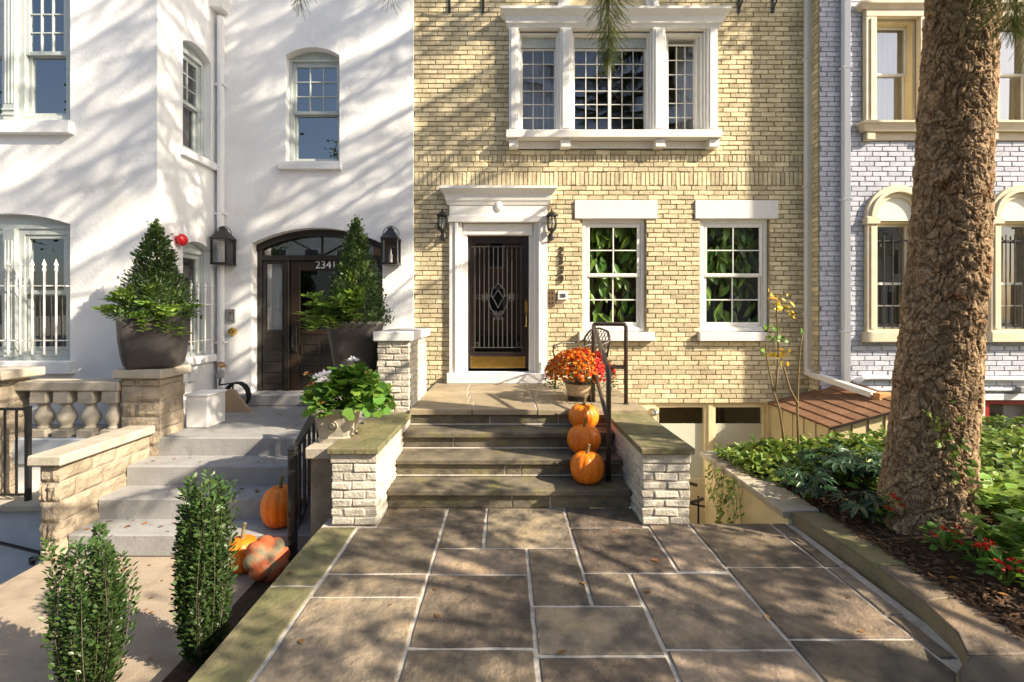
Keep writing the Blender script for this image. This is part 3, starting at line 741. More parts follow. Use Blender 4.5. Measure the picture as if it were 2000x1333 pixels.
# arched entrance: black frame, transom bar, fanlight, sidelights and door
d0 = .16; n_ = 16
e = MB(TW); fwid = .07
for k in range(n_):
    a = ent[0]+(ent[1]-ent[0])*k/n_; b = ent[0]+(ent[1]-ent[0])*(k+1)/n_
    ta, tb = arch_top(ent, a), arch_top(ent, b)
    e.prism([(a, ta), (b, tb), (b, tb-.10), (a, ta-.10)], d0-.02, d0+.1)
e.cbox(ent[0]+.001, ent[0]+fwid, d0, d0+.1, LAND+.16, ent[3]-.05, .004); e.cbox(ent[1]-fwid, ent[1]-.001, d0, d0+.1, LAND+.16, ent[3]-.05, .004)
e.cbox(ent[0]+fwid, ent[1]-fwid, d0-.03, d0+.1, zw(507), zw(497), .006)
dx0, dx1 = xw(556), xw(682)
for u in (dx0-.075, dx1+.005): e.cbox(u, u+.07, d0-.01, d0+.1, LAND+.16, zw(507), .004)
for u in (.35, .5, .65): pass
uc = (ent[0]+ent[1])/2
for ang in (40, 90, 140): e.tube([(uc, d0+.03, zw(497)), (uc+.75*math.cos(R(ang)), d0+.03, zw(497)+min(.30, .55*math.sin(R(ang))))], .011, 6)
ep = e.build('entrance_frame', m_bdoor, hw_)
fl = MB(TW); q = [(ent[0]+.02+(ent[1]-ent[0]-.04)*(1-k/n_), arch_top(ent, ent[0]+.02+(ent[1]-ent[0]-.04)*(1-k/n_))-.02) for k in range(n_+1)]
fl.add([(ent[0]+.02, d0+.05, zw(500)), (ent[1]-.02, d0+.05, zw(500))]+[(u, d0+.05, z_) for u, z_ in q], [tuple(range(n_+3))]); fl.build('fanlight', g_up, ep)
for a, b in ((ent[0]+fwid, dx0-.075), (dx1+.075, ent[1]-fwid)):
    s_ = MB(TW); s_.frame(a, b, zw(652), zw(507), .05, d0+.02, d0+.07); s_.cbox(a, b, d0+.02, d0+.07, LAND+.16, zw(652), .004)
    for z0_, z1_ in ((zw(752), zw(735)), (zw(731), zw(712)), (zw(708), zw(690)), (zw(685), zw(660))): s_.cbox(a+.05, b-.05, d0+.008, d0+.021, z0_, z1_, .004)
    s_.build('sidelight', m_bdoor, ep); pane(TW, a+.05, b-.05, zw(647), zw(512), d0+.05, g_win, ep)
    MB(TW).box(a+.03, b-.03, d0+.12, d0+.13, zw(650), zw(510)).build('curtain', m_curt, ep)
dd = MB(TW); D0, D1 = LAND+.17, zw(508)
dd.cbox(dx0+.004, dx0+.15, d0+.02, d0+.07, D0, D1, .004); dd.cbox(dx1-.15, dx1-.004, d0+.02, d0+.07, D0, D1, .004)
dd.cbox(dx0+.15, dx1-.15, d0+.02, d0+.07, zw(527), D1, .004); dd.cbox(dx0+.15, dx1-.15, d0+.02, d0+.07, zw(655), zw(645), .004)
door2 = dd.build('entrance_door', m_wood, hw_, 'dark wooden entrance door with large glass and raised panels')
dl = MB(TW); dl.cbox(dx0+.15, dx1-.15, d0+.025, d0+.07, D0, zw(655)-.001, .004)
for a, b in ((dx0+.17, (dx0+dx1)/2-.03), ((dx0+dx1)/2+.03, dx1-.17)):
    for z0_, z1_ in ((zw(694), zw(672)), (zw(740), zw(714))): dl.frame(a, b, z0_, z1_, .02, d0+.008, d0+.026); dl.cbox(a+.03, b-.03, d0+.012, d0+.026, z0_+.03, z1_-.03, .008)
dl.build('panel', m_bdoor, door2); pane(TW, dx0+.15, dx1-.15, zw(645), zw(527), d0+.045, g_dark, door2)
hd = MB(TW); hd.cbox(xw(560), xw(570), d0-.0, d0+.02, zw(690), zw(638), .006); hd.tube([(xw(565), d0+.0, zw(688)), (xw(565), d0-.06, zw(680)), (xw(565), d0-.06, zw(662)), (xw(565), d0, zw(655))], .011, 8); hd.build('door_handle', m_iron, door2)
def text(s, T_, u, d, w, size, mat, name, parent, ext=.004, align='CENTER'):
    cu = bpy.data.curves.new('text', 'FONT'); cu.body = s; cu.size = size; cu.extrude = ext; cu.align_x = align; cu.align_y = 'CENTER'; cu.resolution_u = 3
    to = bpy.data.objects.new('text', cu); col.objects.link(to); bpy.context.view_layer.update()
    me = to.to_mesh().copy(); bpy.data.objects.remove(to)
    mb = MB(T_); mb.add([(u+v.co.x, d-v.co.z, w+v.co.y) for v in me.vertices], [tuple(p.vertices) for p in me.polygons])
    return mb.build(name, mat, parent)
text('2341', TW, xw(628), d0+.018, zw(516), .165, m_whitep, 'house_number', door2)
MB(TW).cbox(ent[0]-.12, ent[1]+.05, -.20, .3, LAND+.003, LAND+.165, .012).build('door_step', m_conc, hw_)
# ================================================================== ground, patio, walk
WALK = -.417
g = MB(); zg0 = WALK-.03
g.quad((-90, -90, zg0), (90, -90, zg0), (90, 1.2, zg0), (-90, 1.2, zg0))
g.quad((-90, 1.2, zg0), (-9, 1.2, zg0), (-9, 90, zg0), (-90, 90, zg0)); g.quad((9.2, 1.2, zg0), (90, 1.2, zg0), (90, 90, zg0), (9.2, 90, zg0))
g.quad((-9, 13, zg0), (9.2, 13, zg0), (9.2, 90, zg0), (-9, 90, zg0))
struct(g.build('ground', m_pave), 'pale paved ground around the houses', 'ground')
g = MB(); g.quad((-90, -13.5, zg0+.004), (90, -13.5, zg0+.004), (90, -5.5, zg0+.004), (-90, -5.5, zg0+.004))
struct(g.build('road', m_asph), 'dark asphalt road behind the viewpoint', 'road')

pa = structE('patio', 'patio of large brown grey flagstones with pale mortar joints', 'patio', (0.4, 3, 0))
MB().box(-1.5, 1.52, -1.5, 4.27, zg0, -.009).build('mortar_bed', m_joint, pa)
MB().box(1.521, 2.36, -1.5, 3.945, zg0, -.009).build('mortar_bed', m_joint, pa)
def slab(x0, x1, y0, y1, mat, parent, z1=0.0, th=.05, name='flagstone', j=.022):
    # one flagstone with slightly wandering edges and a chamfer
    k = 6; pts = []
    def side(a, b):
        for i in range(k): t = i/k; pts.append((a[0]+(b[0]-a[0])*t, a[1]+(b[1]-a[1])*t))
    g_ = j/2
    a0, b0, a1, b1 = x0+g_, y0+g_, x1-g_, y1-g_
    side((a0, b0), (a1, b0)); side((a1, b0), (a1, b1)); side((a1, b1), (a0, b1)); side((a0, b1), (a0, b0))
    o = [(p[0]+rng.uniform(-.004, .004), p[1]+rng.uniform(-.004, .004)) for p in pts]
    cx_, cy_ = (x0+x1)/2, (y0+y1)/2; n_ = len(o)
    ins = [(p[0]+(.006 if p[0] < cx_ else -.006), p[1]+(.006 if p[1] < cy_ else -.006)) for p in o]
    z1 += rng.uniform(-.0022, .0022); tx, ty = rng.uniform(-.003, .003), rng.uniform(-.003, .003)
    zz = lambda p: z1+(p[0]-cx_)*tx+(p[1]-cy_)*ty
    mb = MB(); mb.add([(p[0], p[1], z1-th) for p in o]+[(p[0], p[1], zz(p)-.006) for p in o]+[(p[0], p[1], zz(p)) for p in ins],
                      [tuple(range(2*n_, 3*n_))]+[(i, (i+1) % n_, n_+(i+1) % n_, n_+i) for i in range(n_)]+[(n_+i, n_+(i+1) % n_, 2*n_+(i+1) % n_, 2*n_+i) for i in range(n_)])
    return mb.build(name, mat, parent)
L0, L1, L2, L3, L4, L5, L6, L7, L8, L9 = -1.195, -.515, -.165, .155, .515, .82, 1.16, 1.5, 2.18, 2.345
ST = 4.262
for a in ((L0+.14, L1, 3.87, ST), (L1, L2, 3.537, ST), (L2, L4, 3.537, ST), (L4, 1.12, 3.87, ST),
          (L0, L1, 3.19, 3.87), (L0, L1, 2.93, 3.19), (L0, L1, 2.17, 2.93), (L0, L1, 1.2, 2.17), (L0, L1, -1.5, 1.2),
          (L1, L3, 3.18, 3.537), (L1, L3, 2.484, 3.18), (L1, L3, 1.75, 2.484), (L1, L3, .6, 1.75), (L1, L3, -1.5, .6),
          (L3, L4, 2.84, 3.537), (L3, L5, 2.43, 2.84), (L3, L5, 1.6, 2.43), (L3, L5, .4, 1.6), (L3, L5, -1.5, .4),
          (L4, L5, 2.84, 3.2), (L4, L6, 3.2, 3.87), (L6, L7, 3.22, 3.95),
          (L5, L7, 2.47, 3.2), (L5, L7, 1.7, 2.47), (L5, L7, .5, 1.7), (L5, L7, -1.5, .5),
          (L7, L8, 3.27, 3.95), (L7, L8, 2.55, 3.27), (L7, L8, 1.8, 2.55), (L7, L8, .7, 1.8), (L7, L8, -1.5, .7),
          (L8, L9-.04, 3.27, 3.95), (L8, L9-.04, 2.75, 3.27), (L8, L9-.06, 2.4, 2.75)):
    slab(*a, m_blue, pa)
for a in ((-1.515, L0-.01, 3.05, 3.885), (-1.515, L0-.01, 1.75, 3.05), (-1.515, L0-.01, .4, 1.75), (-1.515, L0-.01, -1.5, .4)): slab(*a, m_moss, pa)

wk = structE('walkway', 'tan concrete walk leading to the white house steps', 'path', (-2.7, 3, WALK))
MB().box(-4.0, -1.502, 1.1, 4.23, WALK-.2, WALK).build('concrete_slab', m_walk, wk)
mb = MB(); mb.cbox(-2.0, -1.503, 1.1, 3.9, WALK-.01, WALK+.015, .006); stuff(mb.build('soil_strip', m_soil, wk))

# ================================================================== entry steps with brick cheek walls and porch
st = thing('entry_steps', 'four bluestone entry steps between low brick walls', 'steps', (0, 4.7, 0))
RH = .17; SX0, SX1 = -1.05, 1.11
noses = [4.22, 4.545, 4.875, 5.185]
for i, y in enumerate(noses):
    z0, z1 = RH*i, RH*(i+1)
    yb = noses[i+1]+.05 if i < 3 else 5.5
    if i < 3: MB().cbox(SX0+.002, SX1-.002, y, yb, z1-.052, z1, .007, .003).build('tread', m_tread, st)
    ry = y+.035; cuts = [SX0+.002]+sorted(rng.uniform(SX0+.5, SX1-.4) for _ in range(2))+[SX1-.002]
    for a, b in zip(cuts[:-1], cuts[1:]):
        if b-a > .1: MB().cbox(a+.006, b-.006, ry, ry+.12, z0-.003+(.012 if i else 0), z1-.056+(.004 if i == 3 else 0), .006, .003).build('riser_stone', m_tread, st)
    MB().box(SX0+.004, SX1-.004, ry+.008, yb, z0-.004, z1-.06).build('mortar_bed', m_joint, st)
    if i: MB().cbox(SX0+.003, SX1-.003, ry-.012, ry+.01, z0+.0015, z0+.014, .004, .002).build('mortar_fillet', m_joint, st)
po = structE('porch', 'raised flagstone porch in front of the yellow house', 'porch', (0.2, 6.2, 0))
MB().box(SX0-.01, 1.52, 5.24, YF+.008, -2.0, PORCH-.06).build('porch_base', m_wbrick, po)
MB().box(SX0+.0, 1.52, 5.24, YF+.005, PORCH-.0595, PORCH-.008).build('mortar_bed', m_joint, po)
ys = [5.185, 5.62, 6.05, 6.5, 7.185]
for j in range(4):
    xs = [SX0]+[SX0+(1.54-SX0)*(k+rng.uniform(-.25, .25))/4 for k in range(1, 4)]+[1.545]
    for a, b in zip(xs[:-1], xs[1:]): slab(a, b, ys[j], ys[j+1]-.002, m_porch, po, PORCH, .055, j=.016)

t_w = brick_mesh(m_wbrick, .006, .008)
def brick_block(parent, x0, x1, y0, y1, z0, z1, rows_n, front_=True, right=True, left=True):
    B = Bricks(); h = (z1-z0)/rows_n; Lb, d = .205, .09
    MB().box(x0+.010, x1-.010, y0+.010, y1-.002, z0, z1-.001).build('mortar_core', m_wmortar, parent)
    for i in range(rows_n):
        za, zb2 = z0+i*h, z0+(i+1)*h; zc = (za+zb2)/2; hh = h-.012; even = i % 2 == 0
        fa, fb = (x0, x1) if even else (x0+d+.006, x1-d-.006)
        k = max(1, round((fb-fa)/Lb)); cuts = [fa]+[fa+(fb-fa)*(q+rng.uniform(-.12, .12))/k for q in range(1, k)]+[fb]
        for a, b in zip(cuts[:-1], cuts[1:]): B.add(((a+b)/2, y0+d/2+rng.uniform(-.003, .003), zc), (b-a-.010, d, hh))
        sa = y0 if not even else y0+d+.006
        for sx, use in ((x1, right), (x0, left)):
            if not use: continue
            k = max(1, round((y1-sa)/Lb)); cuts = [sa]+[sa+(y1-sa)*(q+rng.uniform(-.1, .1))/k for q in range(1, k)]+[y1]
            for a, b in zip(cuts[:-1], cuts[1:]):
                B.add((sx-(d/2 if sx == x1 else -d/2)+rng.uniform(-.003, .003), (a+b)/2, zc), (b-a-.010, d, hh), math.pi/2)
    B.emit(parent, t_w, lambda q: q[0][1])
for lab, a, b in (('low whitewashed brick wall left of the entry steps under the geranium planter', -1.425, SX0), ('low whitewashed brick wall right of the entry steps beside the basement areaway', SX1, 1.505)):
    c = thing('cheek_wall', lab, 'wall', ((a+b)/2, 4.5, 0), 'brick walls beside the entry steps')
    brick_block(c, a, b, 3.90, 5.235, 0.0, .505, 7)
    MB().cbox(a-.004, b+.004, 3.895, 5.235, .506, .588, .008, .003).build('smooth_band', m_wbrick, c)
    for y0, y1 in ((3.86, 4.33), (4.338, 4.80), (4.808, 5.236)): MB().cbox(a-.022, b+.022, y0, y1, .589, .64, .007, .002).build('coping_slab', m_moss, c)
c = thing('wing_wall', 'tall brick pier with white cap beside the porch', 'wall', (-1.23, 5.7, .3), None)
brick_block(c, -1.42, SX0-.012, 5.27, 6.42, .34, 1.42, 15)
MB().cbox(-1.455, SX0+.025, 5.235, 6.5, 1.421, 1.525, .008).build('cap', m_lintel, c)
MB().box(-1.42, SX0-.02, 5.27, 6.42, -.3, .339).build('footing', m_conc, c)
MB().cbox(-1.46, SX0+.02, 5.2365, 6.45, .585, .640, .006).build('ledge_stone', m_moss, c)

# ================================================================== white house steps, landing, stone walls
ws = thing('entry_steps', 'grey painted concrete steps of the white house with pumpkins on them', 'steps', (-2.7, 4.8, WALK))
r2 = .198; n2_ = [4.21, 4.525, 4.86, 5.215]
for i, y in enumerate(n2_):
    z1 = WALK+r2*(i+1); yb = n2_[i+1]+.02 if i < 3 else WF+.1
    MB().cbox(-3.86, -1.66, y, yb, z1-r2-(.0 if i == 0 else .03), z1, .014, .002).build('step' if i < 3 else 'landing', m_conc, ws)
MB().box(-3.86, -1.46, 5.3, WF+.1, -2.0, LAND-.22).build('footing', m_conc, ws)
MB().box(-1.659, -1.462, 5.22, WF+.05, -1.0, LAND-.004).build('landing_edge', m_conc, ws)

rk = [0]
def rock(x0, x1, y0, y1, z0, z1, faces, parent, mat=None, j=.028):
    # rock faced block: the named faces bulge out unevenly
    mb = MB(); k = 5; g_ = .005
    x0, x1, z0, z1 = x0+g_, x1-g_, z0+g_, z1-g_
    rk[0] += 1; sd_ = rk[0]*3.7
    core = MB(); core.box(x0, x1, y0, y1, z0, z1); V = [list(p) for p in core.v]; Fc = core.f
    keep = {'front': 2, 'right': 3, 'left': 5}; drop = [keep[f] for f in faces]
    mb.add(V, [f for i, f in enumerate(Fc) if i not in drop])
    for f in faces:
        vs_ = []; fs = []
        for a in range(k+1):
            for b in range(k+1):
                u, w = a/k, b/k; e_ = 0 if a in (0, k) or b in (0, k) else 1
                h = e_*(.010+j*abs(mnoise.noise(Vector((u*2.1+sd_, w*1.6, sd_)))))*(1.0 if .1 < u < .9 and .1 < w < .9 else .7)
                zz = z0+(z1-z0)*w
                if f == 'front': vs_.append((x0+(x1-x0)*u, y0-h, zz))
                elif f == 'right': vs_.append((x1+h, y0+(y1-y0)*u, zz))
                else: vs_.append((x0-h, y1+(y0-y1)*u, zz))
        for a in range(k):
            for b in range(k): q = a*(k+1)+b; fs.append((q, q+k+1, q+k+2, q+1))
        mb.add(vs_, fs)
    return mb.build('stone_block', mat or m_sand, parent)
def stone_block_wall(parent, x0, x1, y0, y1, z0, z1, heights, right=True):
    z = z0; i = 0
    MB().box(x0+.008, x1-.008, y0+.008, y1, z0, z1-.002).build('mortar_core', m_wmortar, parent)
    while z < z1-.02:
        h = min(heights[i % len(heights)], z1-z)
        if z1-(z+h) < .05: h = z1-z
        w = x1-x0; cut = x0+w*(.36 if i % 2 else .0)
        if cut > x0: rock(x0, cut, y0, y0+.12, z, z+h, ('front',), parent)
        ln = .16 if i % 2 else .34
        rock(max(cut, x0), x1, y0, min(y0+ln, y1), z, z+h, ('front', 'right'), parent)
        y = y0+ln
        while right and y < y1-.02:
            l_ = min(rng.uniform(.22, .42), y1-y)
            if y1-(y+l_) < .08: l_ = y1-y
            rock(x1-.12, x1, y, y+l_, z, z+h, ('right',), parent); y += l_
        z += h; i += 1
c = thing('stone_cheek_wall', 'low rock faced sandstone wall with pale coping beside the grey steps', 'wall', (-4.0, 4.6, WALK))
stone_block_wall(c, -4.04, -3.865, 4.15, 5.20, WALK, .42, [.17, .16, .18])
MB().cbox(-4.10, -3.80, 4.09, 5.205, .421, .51, .012, .004).build('coping', m_cast, c)
c = thing('stone_pier', 'rock faced sandstone pier with flat cap holding the left planter', 'pier', (-3.97, 5.4, 0))
stone_block_wall(c, -4.19, -3.765, 5.215, 5.60, .12, 1.02, [.16, .17, .15])
MB().cbox(-4.245, -3.71, 5.155, 5.66, 1.021, 1.12, .014, .003).build('cap', m_cast, c)
MB().box(-4.17, -3.79, 5.225, 5.6, -1.0, .119).build('footing', m_conc, c)
c = thing('stone_pier', 'rock faced sandstone pier cut off by the left edge behind black railing', 'pier', (-5.4, 5.1, -1))
stone_block_wall(c, -6.0, -5.33, 4.98, 5.36, -.35, 1.03, [.20, .17, .19])
MB().cbox(-6.1, -5.2, 4.94, 5.42, 1.031, 1.125, .014, .003).build('cap', m_cast, c)
MB().box(-5.98, -5.35, 5.0, 5.36, -2.0, -.351).build('footing', m_conc, c)
c = thing('balustrade', 'weathered cast stone balustrade with four vase balusters', 'balustrade', (-4.6, 5.3, 0))
MB().cbox(-5.36, -4.2, 5.18, 5.42, .885, .985, .01, .003).build('rail', m_cast, c)
prof = [(.055, 0), (.06, .02), (.05, .035), (.045, .05), (.075, .10), (.082, .15), (.075, .20), (.05, .27), (.04, .315), (.043, .33), (.058, .345), (.058, .36)]
for px in (87, 131, 178, 224):
    x = X(px, 5.28); b_ = MB(); b_.smooth = True
    b_.lathe(x, 5.28, [(r_*1.12, z_*.80) for r_, z_ in prof], 18, .46); o = b_.build('baluster', m_cast, c)
    MB().cbox(x-.085, x+.085, 5.20, 5.37, .745, .884, .006, .002).build('baluster_block', m_cast, c); MB().cbox(x-.09, x+.09, 5.19, 5.38, .372, .462, .006, .003).build('baluster_plinth', m_cast, c)
MB().cbox(-5.34, -4.19, 5.17, 5.46, .09, .371, .01).build('base_course', m_bwall, c)
MB().box(-5.34, -4.19, 5.20, 5.46, -2.0, .089).build('base_wall', m_stucco, c)
yd = structE('forecourt', 'paved strip between the white house bay and the balustrade', 'pavement', (-5.5, 5.7, 0))
MB().box(-9, -3.87, 5.462, WF+.05, -2.0, .36).build('paving', m_conc, yd)
# areaway at far left: sunken white walls (blue shade put into their colour), coping and railing
aw = structE('areaway', 'sunken areaway with pale painted walls at the left edge', 'areaway', (-5.2, 4, -2))
MB().box(-9, -4.05, 4.86, 5.15, -2.0, -.27).build('wall', m_bwall, aw)
MB().cbox(-9, -4.05, 4.80, 5.17, -.269, -.20, .01).build('coping', m_cast, aw)
MB().quad((-9, 1.1, -2.0), (-4.0, 1.1, -2.0), (-4.0, 4.9, -2.0), (-9, 4.9, -2.0)).build('floor', m_conc, aw)
MB().box(-4.10, -4.03, 1.1, 4.86, -2.0, WALK-.201).build('retaining_wall', m_bwall, aw)
r = thing('railing', 'black iron railing at the left edge in front of the stone pier', 'railing', (-4.7, 4.93, -.2))
rz0, rz1 = -.199, .70
px0 = X(55, 4.93)
rl_ = MB(); rl_.box(px0-.02, px0+.02, 4.91, 4.95, rz0, rz1+.07); rl_.build('post', m_iron, r)
rl_ = MB(); rl_.box(-7, px0-.021, 4.915, 4.945, rz1+.03, rz1+.055); rl_.box(-7, px0-.021, 4.92, 4.94, rz0+.05, rz0+.07); rl_.build('rail', m_iron, r)
for k in range(9): u = px0-.12*(k+1); MB().box(u-.008, u+.008, 4.922, 4.938, rz0+.07, rz1+.03).build('bar', m_iron, r)
h = thing('handrail', 'sloping black wall handrail over the sunken steps', 'handrail', (-4.9, 4.8, -.5))
MB().tube([(-5.6, 4.78, Z(1035, 4.78)), (X(78, 4.78), 4.78, Z(1080, 4.78)), (X(76, 4.78), 4.80, Z(1086, 4.8)), (X(64, 4.84), 4.84, Z(1094, 4.84)), (X(62, 4.86), 4.87, Z(1096, 4.86))], .017, 8).build('bar', m_iron, h)
MB().lathe(X(63, 4.85), 4.845, [(.001, -.045), (.028, -.035), (.032, 0), (.028, .035), (.001, .045)], 12, Z(1096, 4.85), sy=.5).build('wall_rosette', m_iron, h)

# ================================================================== basement areaway on the right, retaining wall, shed
aw = structE('areaway', 'sunken areaway in front of the basement windows of the yellow house', 'areaway', (2, 5.5, -2))
MB().quad((1.5, 3.9, -1.9), (4.0, 3.9, -1.9), (4.0, YF+.05, -1.9), (1.5, YF+.05, -1.9)).build('floor', m_conc, aw)
MB().box(1.5, 2.36, 3.80, 3.94, -2.0, zg0-.002).build('end_wall', m_creamp, aw)
rw = thing('retaining_wall', 'cream plastered retaining wall with stone coping and trailing ivy', 'wall', (2.5, 4.8, -1.9))
MB().box(2.33, 2.52, 3.945, 5.60, -1.95, .03).build('wall', m_creamp, rw)
MB().box(2.525, 4.05, 5.42, 5.60, -1.95, .03).build('return_wall', m_creamp, rw)
MB().cbox(2.29, 2.60, 3.955, 5.66, .031, .105, .01, .005).build('coping', m_cast, rw)
MB().cbox(2.604, 4.05, 5.40, 5.66, .031, .10, .01, .005).build('coping', m_cast, rw)
gt = thing('iron_gate', 'small black iron gate with curved top down in the areaway', 'gate', (1.85, 5.6, -1.9))
gm = MB()
for k in range(5): gm.tube([(1.62+k*.16, 5.62, -1.9), (1.62+k*.16, 5.62, -.42)], .012, 6)
gm.build('bar', m_iron, gt)
MB().tube([(1.56+.9*k/12, 5.62, -.53+.02*math.sin(k)) for k in range(13)], .012, 6).build('cross_bar', m_iron, gt)
MB().tube([(1.98+.36*math.cos(R(a)), 5.58+.1*math.sin(R(a)), -.36+.22*math.sin(R(a))*.4) for a in range(40, 331, 15)], .02, 8).build('hose_ring', m_pipe, gt)

sh = thing('cellar_hatch', 'small cream boarded cellar hatch with brown shingle lean-to roof', 'shed', (4.4, 6.4, -.6))
A, Bq, Cq, Dq = Vector((3.93, YF-.0, .375)), Vector((3.88, 5.74, .355)), Vector((4.98, 5.74, .64)), Vector((4.98, GF-.01, .74))
MB().add([(3.99, 5.84, -1.9), (3.99, YF+.02, -1.9), (3.99, YF+.02, .36), (3.99, 5.84, .35)], [(0, 3, 2, 1)]).build('side_wall', m_olive, sh)
MB().add([(3.99, 5.84, -1.9), (5.2, 5.84, -1.9), (5.2, 5.84, .66), (3.99, 5.84, .35)], [(0, 1, 2, 3)]).build('front_wall', m_olive, sh)
for k in range(5): y = 5.9+k*.25; MB().cbox(3.972, 3.989, y, y+.035, -.6, .345, .003).build('batten', m_olive, sh)
MB().cbox(3.965, 3.985, 6.12, 6.42, -.3, .12, .006).build('board', m_olive, sh)
for k in range(6): x = 4.02+k*.2; MB().cbox(x, x+.012, 5.826, 5.839, -.6, .36+.24*(x-3.99), .002).build('batten', m_olive, sh)
MB().add([tuple(Bq), tuple(Cq), tuple(Cq+Vector((0, 0, -.035))), tuple(Bq+Vector((0, 0, -.035)))], [(0, 1, 2, 3)]).build('fascia', m_brown, sh)
roofp = MB().add([tuple(p-Vector((0, 0, .012))) for p in (A, Bq, Cq, Dq)], [(0, 1, 2, 3)]).build('roof', m_shing, sh)
nn = 7
def rp(s, t): return (A.lerp(Dq, s)).lerp(Bq.lerp(Cq, s), t)
for i in range(nn):          # courses step up the slope; the tabs run along it
    for k in range(6):
        s0, s1 = i/nn, (i+1.05)/nn; t0 = (k+(.5 if i % 2 else 0)-.5)/5.5; t1 = t0+1/5.5
        t0, t1 = max(t0+.003, 0), min(t1-.003, 1)
        if t1-t0 < .03: continue
        s1 = min(s1, 1); up0, up1 = Vector((0, 0, .016)), Vector((0, 0, .004))
        a, b, c_, d_ = rp(s0, t0)+up0, rp(s0, t1)+up0, rp(s1, t1)+up1, rp(s1, t0)+up1
        lo = Vector((0, 0, -.016))
        MB().add([tuple(p) for p in (a, b, c_, d_, a+lo, b+lo, c_+lo*.3, d_+lo*.3)], [(0, 1, 2, 3), (4, 5, 1, 0), (5, 6, 2, 1), (7, 4, 0, 3), (6, 7, 3, 2)]).build('shingle', m_shing, roofp)

# planting bed: kerb stones, border slabs, earth
KZ = .10
m_kerb = M('brown kerb stone', (.25, .20, .125), (.17, .14, .09), 7, .8, .8, 30, .1, .2, third=(.20, .19, .09), tscale=4, tlo=.55, thi=.7)
bd = structE('planting_bed', 'raised planting bed with stone border, mulch and ground cover', 'planting bed', (4, 4, 0))
kerb = [(2.36, 3.95), (2.385, 3.5), (2.40, 3.1), (2.37, 2.72), (2.31, 2.45), (2.21, 2.29), (2.06, 2.19), (1.9, 2.0), (1.86, 1.6), (1.86, 1.0)]
def off(poly, d):
    out = []
    for i, p in enumerate(poly):
        a = Vector(poly[max(i-1, 0)]); b = Vector(poly[min(i+1, len(poly)-1)]); t = (b-a).normalized(); out.append((p[0]-t.y*d, p[1]+t.x*d))
    return out
inner = off(kerb, .012); 
pts = kerb+[(6.5, 1.0), (6.5, 5.40), (2.62, 5.40), (2.62, 3.95)]
MB().prism(kerb+[(2.72, 1.0), (2.70, 2.6), (2.78, 3.2), (2.64, 3.95)], zg0, KZ-.012, 'xy').build('kerb', m_kerb, bd)
cuts = [(0, 2), (2, 3), (3, 5), (5, 7), (7, 9)]
outer = [(2.63, 3.95), (2.70, 3.5), (2.75, 3.1), (2.72, 2.78), (2.70, 2.55), (2.70, 2.3), (2.70, 2.1), (2.72, 1.8), (2.72, 1.4), (2.72, 1.0)]
for a, b in cuts:
    pl = kerb[a:b+1]+list(reversed(outer[a:b+1])); c_ = (sum(p[0] for p in pl)/len(pl), sum(p[1] for p in pl)/len(pl))
    pl = [(p[0]+(c_[0]-p[0])*.03, p[1]+(c_[1]-p[1])*.03) for p in pl]
    m2 = MB(); n_ = len(pl)
    m2.add([(p[0], p[1], KZ-.05) for p in pl]+[(p[0], p[1], KZ-.006) for p in pl]+[(p[0]+(c_[0]-p[0])*.03, p[1]+(c_[1]-p[1])*.03, KZ) for p in pl],
           [tuple(range(3*n_-1, 2*n_-1, -1))]+[((i+1) % n_, i, n_+i, n_+(i+1) % n_) for i in range(n_)]+[(n_+(i+1) % n_, n_+i, 2*n_+i, 2*n_+(i+1) % n_) for i in range(n_)])
    m2.build('border_slab', m_moss if a < 2 else m_blue, bd)
def bed_z(x, y):
    d = math.hypot(x-3.2, y-3.6)
    e_ = min(max((x-2.6)/.5, 0), 1)
    return .09+e_*(.05+.10*math.exp(-d*d/.8)+.012*max(0, y-3.4)+.008*max(0, x-3.2))+.018*mnoise.noise(Vector((x*5, y*5, 2)))
gx, gy = 54, 60; vs_ = []; fs = []
for i in range(gx+1):
    for j in range(gy+1):
        x, y = 2.56+(8.8-2.56)*(i/gx)**1.5, .8+(5.62-.8)*j/gy; vs_.append((x, y, bed_z(x, y)-(.06 if i == 0 else 0)))
for i in range(gx):
    for j in range(gy): q = i*(gy+1)+j; fs.append((q, q+gy+1, q+gy+2, q+1))
MB().add(vs_, fs).build('earth', m_soil, bd, smooth=True)
MB().box(4.06, 9.2, 5.62, GF-.0-.03, -2, .12).build('earth_bank', m_soil, bd)
# ================================================================== fixtures on the houses
def downspout(label, x, y, z0, z1, mat, rect=True, head=False, w=.09):
    t = thing('downspout', label, 'drain pipe', (x, y, z0))
    m_ = MB()
    if rect:
        m_.cbox(x-w/2, x+w/2, y-.08, y, z0, z1, .012)
    else: m_.tube([(x, y-w/2, z0), (x, y-w/2, z1)], w/2, 14)
    m_.build('pipe', mat, t)
    for zz in np.arange(z0+.9, z1, 1.9): MB().cbox(x-w/2-.02, x+w/2+.02, y-.088, y+.004, zz, zz+.03, .003).build('strap', mat, t)
    return t
t = downspout('white downspout with leader head in the corner of the white house', xw(435)-.0, WF-.0, LAND+.003, 6.1, m_stucco, False, w=.10)
hx = xw(435); z = Z(28, WF)
MB().add([(hx-.09, WF-.19, z), (hx+.09, WF-.19, z), (hx+.09, WF, z), (hx-.09, WF, z), (hx-.14, WF-.24, z+.13), (hx+.14, WF-.24, z+.13), (hx+.14, WF, z+.13), (hx-.14, WF, z+.13), (hx-.14, WF-.24, z+.5), (hx+.14, WF-.24, z+.5), (hx+.14, WF, z+.5), (hx-.14, WF, z+.5)],
     [(3, 2, 1, 0), (0, 1, 5, 4), (1, 2, 6, 5), (3, 0, 4, 7), (4, 5, 9, 8), (5, 6, 10, 9), (7, 4, 8, 11), (8, 9, 10, 11)]).build('leader_head', m_stucco, t)
